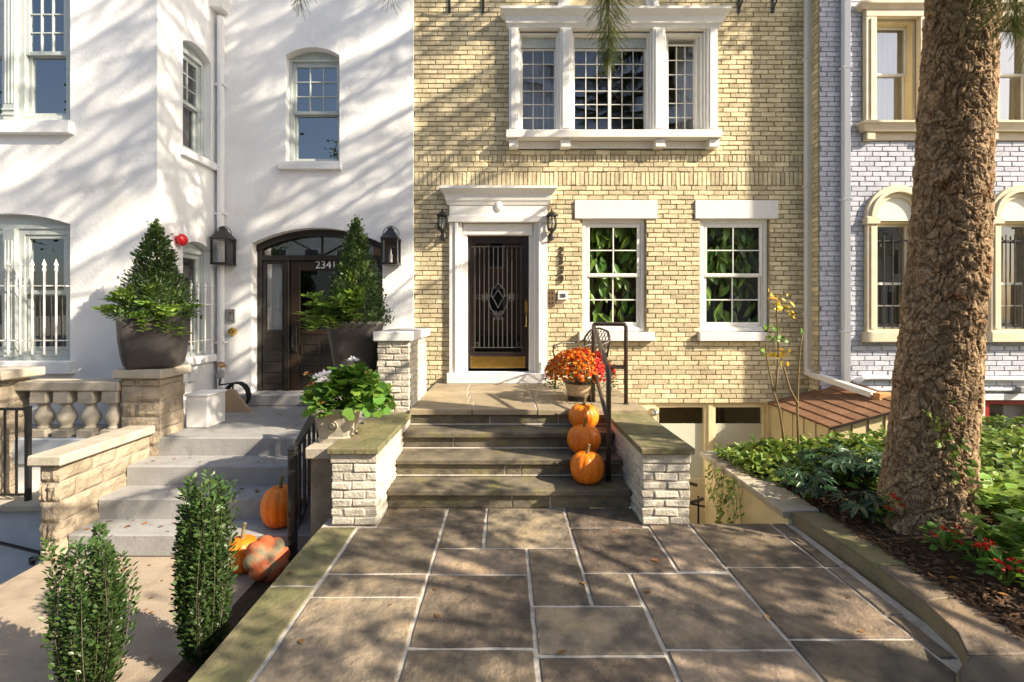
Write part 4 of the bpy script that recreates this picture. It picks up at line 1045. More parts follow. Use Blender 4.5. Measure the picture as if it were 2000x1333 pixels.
t = downspout('cream downspout at the right end of the yellow brick wall', xf(1575), YF, .80, TOP-.2, m_trim, w=.10)
e0 = (xf(1577), YF-.06, .83); e1 = (X(1700, 6.3), 6.25, .66)
def slant(a, b, w, h_, mat, name, parent):
    a, b = Vector(a), Vector(b); d = (b-a).normalized(); sx = d.cross(Vector((0, 0, 1))).normalized(); up = sx.cross(d)
    vs_ = [tuple(p+sx*s_*w/2+up*u*h_/2) for p in (a, b) for s_, u in ((-1, -1), (1, -1), (1, 1), (-1, 1))]
    return MB().add(vs_, [(3, 2, 1, 0), (4, 5, 6, 7), (0, 1, 5, 4), (1, 2, 6, 5), (2, 3, 7, 6), (3, 0, 4, 7)]).build(name, mat, parent)
slant(e0, e1, .10, .075, m_trim, 'extension', t)
MB().cbox(xf(1577)-.06, xf(1577)+.07, YF-.13, YF-.002, .80, .90, .01).build('elbow', m_trim, t)
b_ = thing('loose_brick', 'two loose orange bricks propping the gutter end on the shingle roof', 'brick', (e1[0]+.05, 6.2, .57))
for k, (dx, dz, rz) in enumerate(((.06, .0, .3), (.08, .066, .1))):
    v, f = chamfer(.22, .10, .064, .006, .003); c_, s_ = math.cos(rz), math.sin(rz)
    MB().add([(e1[0]+dx+p[0]*c_-p[1]*s_, 6.18+p[0]*s_+p[1]*c_, .60+dz+p[2]) for p in v], f).build('brick', m_block, b_)
downspout('white square downspout on the lilac grey brick wall', xg(1648), GF, .55, TOP-.2, m_whitep, w=.105)
t = thing('conduit', 'white electrical conduits running low along the grey house wall', 'pipe', (5.5, GF, .6))
MB().tube([(xg(1662), GF-.04, zg(775)), (xg(1663), GF-.04, zg(757)), (xg(1668), GF-.04, zg(745)), (xg(1680), GF-.04, zg(738)), (xg(1700), GF-.04, zg(737)), (8.6, GF-.04, zg(741))], .036, 10).build('pipe', m_whitep, t)
MB().tube([(xg(1664), GF-.03, zg(762)), (xg(1800), GF-.03, zg(760)), (8.6, GF-.03, zg(762))], .022, 8).build('pipe', m_whitep, t)
MB().lathe(xg(1985), GF-.06, [(.06, -.05), (.07, -.03), (.07, .03), (.06, .05)], 12, zg(760), sy=.6).build('junction_box', m_greyp, t)
# black wall hooks beside the bay window
for px, nm in ((878, 'leftmost'), (944, 'second'), (1443, 'third'), (1509, 'rightmost')):
    t = thing('iron_bracket', f'black iron bracket at the top edge above the yellow wall, {nm} of four', 'bracket', (xf(px), YF, 6.3), 'iron brackets by the bay window')
    MB(T).cbox(xf(px)-.018, xf(px)+.018, -.02, .003, zf(26), zf(-30), .003).build('plate', m_iron, t)
    MB(T).tube([(xf(px), -.02, zf(18)), (xf(px), -.10, zf(12)), (xf(px), -.2, zf(-12))], .012, 6).build('arm', m_iron, t)

def coach(px, label):
    t = thing('wall_lantern', label, 'lantern', (xf(px), YF, zf(470)), 'black coach lanterns beside the yellow house door')
    u = xf(px); d = -.13
    b = MB(T); b.smooth = True
    b.lathe(u, d, [(.001, .02), (.012, .02), (.018, 0), (.04, -.01), (.085, -.055), (.09, -.065), (.07, -.07)], 14, zf(417)); b.build('roof', m_iron, t)
    MB(T).lathe(u, d, [(.001, 0), (.012, .008), (.01, .02), (.004, .035), (.001, .05)], 8, zf(416)).build('finial', m_iron, t)
    gl = MB(T); gl.lathe(u, d, [(.058, 0), (.066, .08), (.05, .16), (.03, .185)], 12, zf(417)-.26); gl.build('glass', g_lamp, t, smooth=True)
    cg = MB(T)
    for k in range(8):
        a = 2*math.pi*k/8; cg.tube([(u+r_*math.cos(a), d+r_*math.sin(a), zf(417)-.26+z_) for r_, z_ in ((.06, 0), (.071, .08), (.066, .13), (.06, .19))], .006, 5)
    cg.lathe(u, d, [(.02, -.06), (.03, -.04), (.066, -.012), (.066, 0)], 12, zf(417)-.26); cg.build('cage', m_iron, t)
    sc = MB(T); sc.tube([(u, d, zf(417)-.31), (u, d, zf(417)-.36), (u, d+.05, zf(417)-.40), (u, -.04, zf(417)-.38), (u, -.03, zf(417)-.34)], .016, 8)
    sc.lathe(u, -.028, [(.001, -.06), (.035, -.05), (.045, 0), (.035, .05), (.001, .06)], 12, zf(417)-.36, sy=.6); sc.build('bracket_arm', m_iron, t)
    MB(T).lathe(u, d, [(.008, 0), (.016, .04), (.001, .09)], 8, zf(417)-.25).build('bulb', m_bulb, t)
coach(866, 'black coach lantern on the yellow wall left of the white door surround')
coach(1076, 'black coach lantern on the yellow wall right of the white door surround')
def boxlamp(px, label):
    t = thing('wall_lantern', label, 'lantern', (xw(px), WF, zw(520)), 'boxy black lanterns beside the arched entrance')
    u = xw(px); d = -.14; z0, z1 = zw(516), zw(472); hw2 = .105
    f = MB(TW)
    for a in (-1, 1):
        for b in (-1, 1): f.box(u+a*hw2-.013, u+a*hw2+.013, d+b*.11-.013, d+b*.11+.013, z0, z1)
    f.cbox(u-hw2-.02, u+hw2+.02, d-.125, d+.125, z0-.03, z0, .005); f.cbox(u-hw2-.02, u+hw2+.02, d-.13, d+.13, z1, z1+.03, .005)
    f.box(u-hw2, u+hw2, .0-.018, .003, z0-.02, z1+.02); f.build('frame', m_iron, t)
    rf = MB(TW); rf.lathe(u, d, [(.165, 0), (.07, .10), (.06, .105), (.055, .13), (.06, .135), (.02, .16), (.001, .165)], 4, z1+.03, rot=math.pi/4); rf.build('roof', m_iron, t)
    MB(TW).tube([(u+.12*math.cos(R(a)), d, z1+.07+.13*math.sin(R(a))) for a in range(0, 181, 15)], .006, 6).build('loop_handle', m_iron, t)
    for a in (-1, 1): MB(TW).quad((u+a*(hw2-.003), d-.10, z0), (u+a*(hw2-.003), d+.10, z0), (u+a*(hw2-.003), d+.10, z1), (u+a*(hw2-.003), d-.10, z1)).build('pane', g_lamp, t)
    MB(TW).quad((u-hw2, d-.108, z0), (u+hw2, d-.108, z0), (u+hw2, d-.108, z1), (u-hw2, d-.108, z1)).build('pane', g_lamp, t)
    MB(TW).tube([(u, d, z0), (u, d, z0+.12), (u, d, z0+.13), (u, d, z0+.21)], [.022, .022, .012, .004], 8).build('candle_bulb', m_bulb, t)
boxlamp(447, 'boxy black lantern left of the arched entrance'); boxlamp(768, 'boxy black lantern right of the arched entrance')
# numbers, bells, boxes
t = thing('house_number', 'vertical dark metal house number on the yellow brick', 'house number', (xf(1096), YF, zf(556)))
for ch, py in (('2', 492), ('3', 510), ('3', 529), ('9', 547)): text(ch, T, xf(1096), -.014, zf(py), .175, m_pipe, 'digit', t, .012)
t = thing('intercom', 'brown intercom panel with buttons between door surround and brick', 'intercom', (xf(1077), YF, zf(598)))
MB(T).cbox(xf(1070), xf(1084), -.03, .002, zf(598), zf(566), .004).build('panel', M('bronze panel', (.26, .18, .11), None, 5, .4, metal=.6), t)
for a in (1074, 1080):
    for b in (572, 582, 592): MB(T).lathe(xf(a), -.03, [(.001, -.012), (.012, -.01), (.012, .01), (.001, .012)], 10, zf(b), sy=.9).build('button', m_pipe, t)
t = thing('doorbell', 'small white square doorbell box on the yellow brick', 'doorbell', (xf(1098), YF, zf(585)))
MB(T).cbox(xf(1089), xf(1108), -.045, .002, zf(586), zf(570), .006).build('housing', m_whitep, t); MB(T).cbox(xf(1093), xf(1104), -.05, -.044, zf(582), zf(574), .002).build('plate', m_chrome, t)
MB(T).lathe(xf(1098.5), -.05, [(.001, -.008), (.008, 0), (.001, .008)], 8, zf(578)).build('button', m_iron, t)
t = thing('intercom', 'grey metal intercom on the white wall left of the arched entrance', 'intercom', (xw(452), WF, zw(629)))
MB(TW).cbox(xw(443), xw(461), -.035, .002, zw(629), zw(604), .005).build('panel', m_chrome, t)
MB(TW).lathe(xw(452), -.035, [(.001, -.014), (.014, 0), (.001, .014)], 10, zw(611)).build('lens', m_iron, t); MB(TW).cbox(xw(448), xw(456), -.042, -.034, zw(626), zw(617), .002).build('button', m_greyp, t)
t = thing('brass_plug', 'round brass pipe plug on the white wall below the intercom', 'pipe fitting', (xw(455), WF, zw(648)))
MB(TW).tube([(xw(455), .004, zw(648)), (xw(455), -.02, zw(648)), (xw(455), -.05, zw(648)), (xw(455), -.055, zw(648))], [.062, .062, .05, .02], 14).build('cap', m_brass, t)
t = thing('alarm_bell', 'red fire alarm bell on the side of the white bay', 'alarm bell', (XB, 6.25, 2.7))
yb = XB*F/(346-CX); zb_ = Z(469, yb)
MB(TS).tube([(yb, .003, zb_), (yb, -.05, zb_)], .05, 12).build('mount', m_red, t)
o = MB(TS); o.tube([(yb, -.05, zb_), (yb, -.055, zb_), (yb, -.085, zb_), (yb, -.11, zb_), (yb, -.125, zb_)], [.07, .082, .076, .055, .016], 20); o.build('gong', m_red, t, smooth=True)
t = thing('outlet_cover', 'white outdoor outlet covers low on the bay side wall', 'outlet', (XB, 6.3, .95))
for yy in (6.30, 6.47): MB(TS).cbox(yy, yy+.10, -.05, .003, .80, .96, .006).build('cover', m_whitep, t)
t = thing('storage_box', 'white metal box standing on the grey landing by the stone pier', 'box', (-3.72, 5.75, LAND))
MB().cbox(-3.762, -3.50, 5.62, 5.98, LAND+.001, LAND+.37, .012).build('body', m_whitep, t); MB().cbox(-3.775, -3.487, 5.61, 5.99, LAND+.371, LAND+.40, .008).build('lid', m_whitep, t)
t = thing('garden_hose', 'coiled dark hose on a tan holder below the wall tap', 'hose', (-3.6, 6.7, LAND))
MB().prism([(-3.9, LAND), (-3.45, LAND), (-3.55, LAND+.1), (-3.70, LAND+.3), (-3.9, LAND+.32)], 6.50, 6.56).build('holder', M('tan wood', (.42, .30, .19), None, 5, .7), t)
hp = []
for k in range(70): a = k*.42; hp.append((-3.72+.16*math.cos(a), 6.58+k*.0016, LAND+.21+.18*math.sin(a)))
MB().tube(hp, .012, 6).build('coil', m_rubber, t)
MB().tube([hp[-1], (-3.9, 6.85, LAND+.35), (xw(438), WF-.12, zw(750)), (xw(440), WF-.12, zw(735))], .012, 6).build('feed', m_rubber, t)
t = thing('wall_tap', 'brass tap with grey timer on the white wall', 'tap', (xw(440), WF, zw(720)))
MB(TW).tube([(xw(440), .004, zw(715)), (xw(440), -.12, zw(715))], .02, 8).build('spout', m_brass, t); MB(TW).tube([(xw(440)+.05*math.cos(R(a)), -.10, zw(711)+.03*math.sin(R(a))) for a in range(0, 360, 30)], .012, 6, closed=True).build('tap_handle', m_block, t)
MB(TW).cbox(xw(435), xw(446), -.17, -.08, zw(737), zw(721), .015).build('timer', m_greyp, t)
t = thing('wall_lantern', 'small silver lantern beside the basement window', 'lantern', (xf(1277), YF, zf(826)))
u = xf(1277); MB(T).lathe(u, -.06, [(.001, .055), (.03, .05), (.055, .02), (.06, 0)], 12, zf(806)).build('hood', m_chrome, t, smooth=True)
f = MB(T)
for a in (-1, 1):
    for b in (-1, 1): f.box(u+a*.045-.005, u+a*.045+.005, -.06+b*.04-.005, -.06+b*.04+.005, zf(827), zf(806))
f.box(u-.05, u+.05, -.10, -.02, zf(828), zf(826)); f.box(u-.03, u+.03, -.03, .034, zf(812), zf(798)); f.build('frame', m_chrome, t)
MB(T).tube([(u, -.06, zf(826)), (u, -.06, zf(814))], .014, 8).build('bulb', m_bulb, t)
# white spear topped window guards
def guard(T_, u0, u1, z0, z1, n_, label, loc, d=-.05):
    t = thing('window_guard', label, 'window guard', loc, 'white window guards')
    for k in range(n_):
        u = u0+(u1-u0)*k/(n_-1)
        b = MB(T_); b.tube([(u, d, z0), (u, d, z1)], .011, 8)
        b.lathe(u, d, [(.011, 0), (.02, .01), (.012, .02), (.022, .03), (.014, .045), (.012, .06), (.024, .085), (.012, .12), (.001, .16)], 8, z1); b.build('spear_bar', m_trim, t)
    for zz in (z0+.17, z1-.17):
        MB(T_).box(u0-.1, u1+.1, d+.012, d+.02, zz-.008, zz+.008).build('cross_bar', m_trim, t)
        for uu in (u0-.1, u1+.1): MB(T_).box(uu-.006, uu+.006, d+.012, .11, zz-.008, zz+.008).build('anchor', m_trim, t)
guard(front(BF), xb(24)-4*.146, xb(117)-.0, zb(692), zb(532), 9, 'white spear topped guard on the lower bay window at the left edge', (xb(70), BF, zb(700)))
guard(TS, 6.47, 6.92, 1.17, 2.02, 4, 'white spear topped guard on the narrow side window behind the left planter', (XB, 6.7, 1.15))

# ================================================================== railings
t = thing('stair_railing', 'bronze painted pipe railing at the right of the entry steps', 'railing', (1.1, 5, .17))
pr = .0235; pa_, pb_ = (1.035, 5.66), (1.385, 5.52); z1 = 1.60; zm = 1.10; fx, fy = .955, 4.45
def bend(pts, r_=.05, k=5):
    out = [Vector(pts[0])]
    for i in range(1, len(pts)-1):
        p, a, b = Vector(pts[i]), Vector(pts[i-1]), Vector(pts[i+1]); da, db = (a-p).normalized(), (b-p).normalized()
        for q in range(k+1): s_ = q/k; out.append((p+da*r_*(1-s_)).lerp(p+db*r_*s_, .5) if 0 else (p+da*r_)*(1-s_)**2+p*2*s_*(1-s_)+(p+db*r_)*s_*s_)
    out.append(Vector(pts[-1])); return out
MB().tube(bend([(*pa_, PORCH), (*pa_, z1), (*pb_, z1), (*pb_, PORCH)], .035), pr, 12).build('landing_loop', m_pipe, t, smooth=True)
MB().tube(bend([(*pa_, z1-.02), (fx, fy, 1.20), (fx, fy, .17)], .09), pr, 12).build('sloping_rail', m_pipe, t, smooth=True)
MB().tube([(*pa_, zm), (*pb_, zm)], pr*.9, 12).build('mid_rail', m_pipe, t, smooth=True)
MB().tube([(*pa_, zm), (fx, fy, .70)], pr*.9, 12).build('lower_sloping_rail', m_pipe, t, smooth=True)
for x_, y_, z_ in ((fx, fy, .17), (*pa_, PORCH), (*pb_, PORCH)): MB().lathe(x_, y_, [(.038, 0), (.038, .008), (.026, .012)], 14, z_).build('base_flange', m_pipe, t)
t = thing('stair_railing', 'black iron stair railing with square bars beside the left pumpkins', 'railing', (-1.84, 4.5, WALK))
rx = -1.84; y0, y1 = 4.13, 4.98; za, slope = .56, .50
MB().cbox(rx-.032, rx+.032, y0-.032, y0+.032, WALK+.0, za, .006).build('newel_post', m_iron, t); MB().add([(rx-.04, y0-.04, za), (rx+.04, y0-.04, za), (rx+.04, y0+.04, za), (rx-.04, y0+.04, za), (rx, y0, za+.04)], [(3, 2, 1, 0), (0, 1, 4), (1, 2, 4), (2, 3, 4), (3, 0, 4)]).build('newel_cap', m_iron, t)
slant((rx, y0+.04, za-.02), (rx, y1, za-.02+slope*(y1-y0)), .05, .04, m_iron, 'top_rail', t)
slant((rx, y0+.04, za-.74), (rx, y1, za-.74+.62*(y1-y0)), .03, .025, m_iron, 'bottom_rail', t)
for k in range(7):
    y = y0+.14+k*.105; MB().box(rx-.011, rx+.011, y-.011, y+.011, za-.74+.62*(y-y0), za-.03+slope*(y-y0)).build('bar', m_iron, t)
y = y1-.01; MB().box(rx-.02, rx+.02, y-.02, y+.02, WALK+2*r2, za-.02+slope*(y-y0)).build('end_post', m_iron, t)
# narrow stone ledge against the brick wall carrying the stone planter
t = thing('stone_ledge', 'narrow sandstone ledge behind the black railing under the stone planter', 'wall', (-1.55, 4.6, WALK))
MB().box(-1.655, -1.432, 4.06, 5.21, WALK+.0, .50).build('wall', m_sand, t); MB().cbox(-1.69, -1.452, 4.02, 5.21, .501, .60, .01, .003).build('coping', m_cast, t)

# ================================================================== pumpkins
def pumpkin(name, label, c, rx, h, ribs, mat, lean=0.0, az=0.0, stem=.07, sq=1.0, cut=0.0, deep=.085, group=None):
    t = thing(name, label, 'pumpkin', c, group)
    n_, m_ = ribs*8, 18; vs_ = []; fs = []; ph = rng.random()*6
    for i in range(m_+1):
        a = math.pi*i/m_; w = math.sin(a)**.78; zz = .5*h*(1-math.cos(a)); dim = 1-.13*math.exp(-((m_-i)/2.2)**2)-.06*math.exp(-(i/2.0)**2)
        for k in range(n_):
            th = 2*math.pi*k/n_; rb = abs(math.cos(ribs*th/2+ph))**.55 if True else 1
            r_ = rx*w*(1-deep+deep*rb)*(1+.02*math.sin(th+ph)+.012*math.sin(2*th+ph*2))
            z_ = zz-(1-dim)*h*.55*(1 if i > m_/2 else -1)
            p = Vector((r_*math.cos(th), r_*math.sin(th)*sq, z_-h/2)); p.rotate(Matrix.Rotation(lean, 3, Vector((math.cos(az), math.sin(az), 0)))); vs_.append(p+Vector((0, 0, h/2)))
    for i in range(m_):
        for k in range(n_): fs.append((i*n_+k, i*n_+(k+1) % n_, (i+1)*n_+(k+1) % n_, (i+1)*n_+k))
    lowz = min(v.z for v in vs_)
    mb = MB(); mb.add([tuple(v-Vector((0, 0, lowz))+Vector(c)) for v in vs_], fs); mb.build('skin', mat, t, smooth=True)
    if stem:
        s0 = Vector((0, 0, h*.40)); ax = Vector((math.cos(az), math.sin(az), 0)); pts = []
        for k in range(6):
            q = k/5; p = Vector((.25*stem*q*q, -.1*stem*q, h*.36+stem*1.5*q)); p.rotate(Matrix.Rotation(lean, 3, ax)); pts.append(tuple(p+Vector((0, 0, h/2-lowz))+Vector(c)))
        MB().tube(pts, [.024, .017, .014, .013, .013, .015], 7).build('stem', m_stem, t)
    return t
T1, T2, T3 = RH, 2*RH, 3*RH
grp = 'pumpkins on the entry steps'
def at_(px, Y): return X(px, Y)
pumpkin('pumpkin', 'orange pumpkin on the lowest bluestone step, front one of three', (at_(1147, 4.41), 4.41, T1), .158, .30, 11, m_orange, group=grp)
pumpkin('pumpkin', 'orange pumpkin on the second bluestone step, middle one of three', (at_(1141, 4.74), 4.74, T2), .165, .30, 12, m_orange, group=grp)
pumpkin('pumpkin', 'orange pumpkin on the third bluestone step below the flower pot', (at_(1140, 5.06), 5.06, T3), .160, .275, 12, m_orange, group=grp)
pumpkin('pumpkin', 'tall orange pumpkin on the grey steps behind the black railing post', (X(546, 4.38), 4.40, WALK+r2), .170, .385, 12, m_orange, stem=.09, group='pumpkins beside the grey steps')
pumpkin('pumpkin', 'orange pumpkin on the walk half hidden by the tall shrub', (X(474, 4.0), 4.0, WALK), .135, .30, 12, m_orange, stem=.1, group='pumpkins beside the grey steps')
g_ = pumpkin('pumpkin', 'mottled pink and grey ribbed pumpkin lying on its side by the railing', (X(527, 3.9), 3.86, WALK), .19, .25, 8, m_gourd, R(60), R(60), 0, .9, deep=.20, group='pumpkins beside the grey steps')

# ================================================================== metal chair
t = thing('metal_chair', 'dark metal garden armchair with lattice back beside the door', 'chair', (1.05, 6.45, PORCH))
ang = R(-62); O = Vector((1.02, 6.48, PORCH))
def CH(p):
    x, y, z = p; return (O.x+x*math.cos(ang)-y*math.sin(ang), O.y+x*math.sin(ang)+y*math.cos(ang), O.z+z)
# local: -Y is the front, X the width
for sx in (-1, 1):
    f = MB(CH); f.tube([(sx*.27, -.25, 0), (sx*.265, -.235, .14), (sx*.245, -.26, .28), (sx*.27, -.235, .41)], .014, 7); f.build('leg', m_pipe, t, smooth=True)
    f = MB(CH); f.tube([(sx*.25, .30, 0), (sx*.25, .24, .2), (sx*.25, .22, .42)], .014, 7); f.build('leg', m_pipe, t, smooth=True)
    f = MB(CH); f.tube([(sx*.27, -.235, .41), (sx*.285, -.27, .52), (sx*.285, -.24, .60), (sx*.285, -.10, .635), (sx*.28, .1, .62), (sx*.265, .24, .66), (sx*.26, .27, .72)], .012, 7)
    f.tube([(sx*.285, -.24+.045*math.cos(a*.6)*(1-a/14), .575+.045*math.sin(a*.6)*(1-a/14)) for a in range(12)], .009, 6); f.build('armrest', m_pipe, t, smooth=True)
f = MB(CH); f.tube([(-.27, -.24, .42), (.27, -.24, .42), (.25, .23, .42), (-.25, .23, .42)], .012, 6, closed=True); f.build('seat_frame', m_pipe, t)
for k in range(9): u = -.24+k*.06; MB(CH).cbox(u-.02, u+.02, -.23, .22, .424, .434, .003).build('seat_slat', m_pipe, t)
bk = [(-.25, .235, .46), (-.27, .27, .70), (-.20, .30, .80), (0, .31, .84), (.20, .30, .80), (.27, .27, .70), (.25, .235, .46)]
f = MB(CH); f.tube(bend(bk, .03), .014, 7); f.tube([bk[0], bk[-1]], .01, 6); f.build('back_frame', m_pipe, t, smooth=True)
f = MB(CH)
def inside(x, z): return abs(x) < .255 and .46 < z < .84-.9*max(0, abs(x)-.05)**2*2.6
for s_ in (-1, 1):
    for k in range(-9, 10):
        seg = []
        for q in range(41):
            z = .46+.38*q/40; x = k*.062+s_*(z-.65)*.62
            if inside(x, z): seg.append((x, .235+.085*(z-.46)/.38, z))
            elif len(seg) > 1: break
        if len(seg) > 2: f.tube([seg[0], seg[-1]], .0055, 5)
f.build('back_lattice', m_pipe, t)

# ================================================================== planters
def pot_square(name, label, c, prof, e, rot, mat, cat='planter', group=None):
    t = thing(name, label, cat, c, group); m_ = MB(); m_.smooth = False
    rimr, rimz = prof[-1]
    m_.lathe(c[0], c[1], prof+[(rimr-.03, rimz), (rimr-.04, rimz-.08)], 36, c[2], e, rot); m_.build('pot', mat, t, smooth=True)
    MB().lathe(c[0], c[1], [(rimr-.042, rimz-.08), (rimr-.042, rimz-.075)], 24, c[2], e, rot).build('soil', m_soil, t); return t
LP_ = (X(303, 5.40), 5.40, 1.121)
pot_square('planter', 'dark rounded square planter on the stone pier', LP_, [(.215, 0), (.24, .04), (.257, .12), (.278, .30), (.288, .50), (.292, .56)], 7, R(17), m_pot)
pd = thing('brick_pedestal', 'low pedestal with stone cap behind the geraniums', 'pedestal', (-1.72, 5.62, LAND))
MB().box(-1.99, -1.464, 5.36, 5.90, LAND-.01, .97).build('body', m_wbrick, pd); MB().cbox(-2.02, -1.457, 5.33, 5.93, .971, 1.03, .008).build('cap', m_cast, pd)
RP_ = (X(692, 5.62), 5.62, 1.031)
pot_square('planter', 'tall tapered dark planter beside the brick pier', RP_, [(.205, 0), (.215, .03), (.30, .56), (.315, .60)], 9, R(24), m_pot)
GP_ = (-1.505, 4.30, .601)
t = thing('stone_planter', 'weathered square stone planter with a lion medallion', 'planter', GP_)
s4 = MB(); s4.lathe(GP_[0], GP_[1], [(.135, 0), (.14, .04), (.13, .05), (.165, .24), (.185, .25), (.19, .30), (.165, .30), (.16, .24)], 32, GP_[2], 12, 0); s4.build('pot', m_cast, t)
md = MB(); md.tube([(GP_[0]+.0+.045*math.cos(R(a)), GP_[1]-.152, GP_[2]+.15+.045*math.sin(R(a))) for a in range(0, 360, 24)], .008, 6, closed=True); md.tube([(GP_[0], GP_[1]-.145, GP_[2]+.15), (GP_[0], GP_[1]-.17, GP_[2]+.15)], [.03, .02], 10); md.build('medallion', m_cast, t)
MB().lathe(GP_[0], GP_[1], [(.16, .24), (.16, .245)], 16, GP_[2], 8).build('soil', m_soil, t)
MP_ = (X(1133, 5.80), 5.80, PORCH+.001)
t = thing('flower_pot', 'tan plastic pot with dark bands holding the mums', 'pot', MP_)
pp = MB(); pp.lathe(*MP_[:2], [(.14, .03), (.165, .10), (.19, .22), (.192, .225), (.165, .225), (.16, .20)], 28, MP_[2]); pp.build('body', m_tanp, t, smooth=True)
MB().lathe(*MP_[:2], [(.15, 0), (.15, .028), (.165, .045), (.17, .05)], 28, MP_[2]).build('saucer', m_brown, t); MB().lathe(*MP_[:2], [(.186, .2), (.2, .205), (.2, .235), (.186, .236)], 28, MP_[2]).build('rim_band', m_brown, t)
MB().lathe(*MP_[:2], [(.162, .20), (.162, .205)], 20, MP_[2]).build('soil', m_soil, t)
# ================================================================== plants
def leaves(name, tmpl, P, Dr, size, mat, parent, up=(0, 0, 1), jit=.5, label=None, rn=None):
    P = np.asarray(P, float); Dr = np.asarray(Dr, float); N = len(P)
    U = np.tile(np.array(up, float), (N, 1))+nr.normal(size=(N, 3))*jit
    s_ = size*(.65+.7*nr.random(N))
    return scatter(name, tmpl[0], tmpl[1], P, rotmats(Dr, U, scale=s_), mat, parent, label, rn)

def topiary(label, c, h, r, n_, lean=0.0):
    t = thing('topiary', label, 'topiary', c)
    q = nr.random(n_)**.62; zz = (1-q)                    # more leaves low down
    base = .10+.90*zz
    rad = r*(1-zz)**.8*(.80+.35*np.array([mnoise.noise(Vector((a*3.1, z*5.0, c[0]))) for a, z in zip(nr.random(n_)*6.28, zz)])+.1)
    th = nr.random(n_)*2*math.pi
    lump = np.array([1+.22*mnoise.noise(Vector((math.cos(a)*1.8+c[0], math.sin(a)*1.8, z*6))) for a, z in zip(th, zz)])
    rr = rad*lump*(nr.random(n_)**.35)
    P = np.stack([c[0]+rr*np.cos(th)+lean*zz, c[1]+rr*np.sin(th), c[2]+.03+h*zz+.02*nr.normal(size=n_)], 1)
    D = np.stack([np.cos(th), np.sin(th), .8+.5*nr.random(n_)], 1)+nr.normal(size=(n_, 3))*.5
    stuff(leaves('foliage', LEAF, P, D, .038, m_box, t))
    MB().tube([(c[0], c[1], c[2]-.05), (c[0]+lean*.4, c[1], c[2]+h*.5), (c[0]+lean, c[1], c[2]+h*1.02)], [.02, .012, .003], 6).build('stem', m_bark2, t)
    P = []; D = []
    for k in range(26):                                    # leader and stray shoots
        a = rng.random()*6.28; z0 = rng.uniform(.15, .95); r0 = r*(1-z0)**.8*.85
        for q in range(9):
            s_ = q/9; P.append((c[0]+(r0+.05*s_)*math.cos(a)+lean*z0, c[1]+(r0+.05*s_)*math.sin(a), c[2]+h*z0+.09*s_)); D.append((math.cos(a+q*2.4), math.sin(a+q*2.4), .8))
    for q in range(22): s_ = q/22; P.append((c[0]+lean*(1+.1*s_), c[1], c[2]+h*(.9+.16*s_))); D.append((math.cos(q*2.4), math.sin(q*2.4), .9))
    stuff(leaves('shoots', LEAF, P, D, .034, m_box, t))
topiary('conical boxwood topiary in the planter on the stone pier', (LP_[0]+.02, LP_[1], LP_[2]+.50), 1.10, .42, 7500)
topiary('tall conical boxwood topiary in the planter by the brick pier', (RP_[0]+.02, RP_[1], RP_[2]+.53), 1.24, .43, 7500)
def skirt(label, c, spots, leafsz=.092, h=.16):
    t = thing('filler_plant', label, 'plant', c); P = []; D = []; st_ = MB()
    for a, out, hh, n_ in spots:
        for k in range(n_):
            b = a+rng.uniform(-.55, .55); o_ = out*rng.uniform(.55, 1.05); top = hh*rng.uniform(.6, 1.1)+rng.uniform(-.16, .20)
            p0 = Vector((c[0]+.18*math.cos(b), c[1]+.18*math.sin(b), c[2])); p1 = Vector((c[0]+o_*math.cos(b), c[1]+o_*math.sin(b), c[2]+top)); pm = p0.lerp(p1, .5)+Vector((0, 0, .16))
            pts = [((1-s_)**2)*p0+2*s_*(1-s_)*pm+s_*s_*p1 for s_ in (0, .25, .5, .75, 1)]; st_.tube(pts, .003, 4)
            d = (p1-pm).normalized()
            for q in range(26):
                s_ = .45+.55*q/26; p = ((1-s_)**2)*p0+2*s_*(1-s_)*pm+s_*s_*p1; w = Vector((math.cos(q*2.4), math.sin(q*2.4), .25))
                P.append(p); D.append(d*.55+w*1.0+Vector((0, 0, .5)))
    stuff(leaves('foliage', LONG, P, D, leafsz, m_lime, t)); st_.build('stems', m_cane, t)
skirt('fresh green leafy plant spilling from the left planter', (LP_[0], LP_[1], LP_[2]+.50),
      [(R(200), .56, .20, 10), (R(-92), .34, .20, 9), (R(-45), .42, .0, 9), (R(-10), .42, -.04, 7)])
skirt('fresh green leafy plant spilling from the right planter', (RP_[0]-.02, RP_[1], RP_[2]+.55),
      [(R(190), .55, .16, 12), (R(225), .50, .10, 14), (R(-95), .42, .12, 16), (R(-70), .32, .42, 8)])

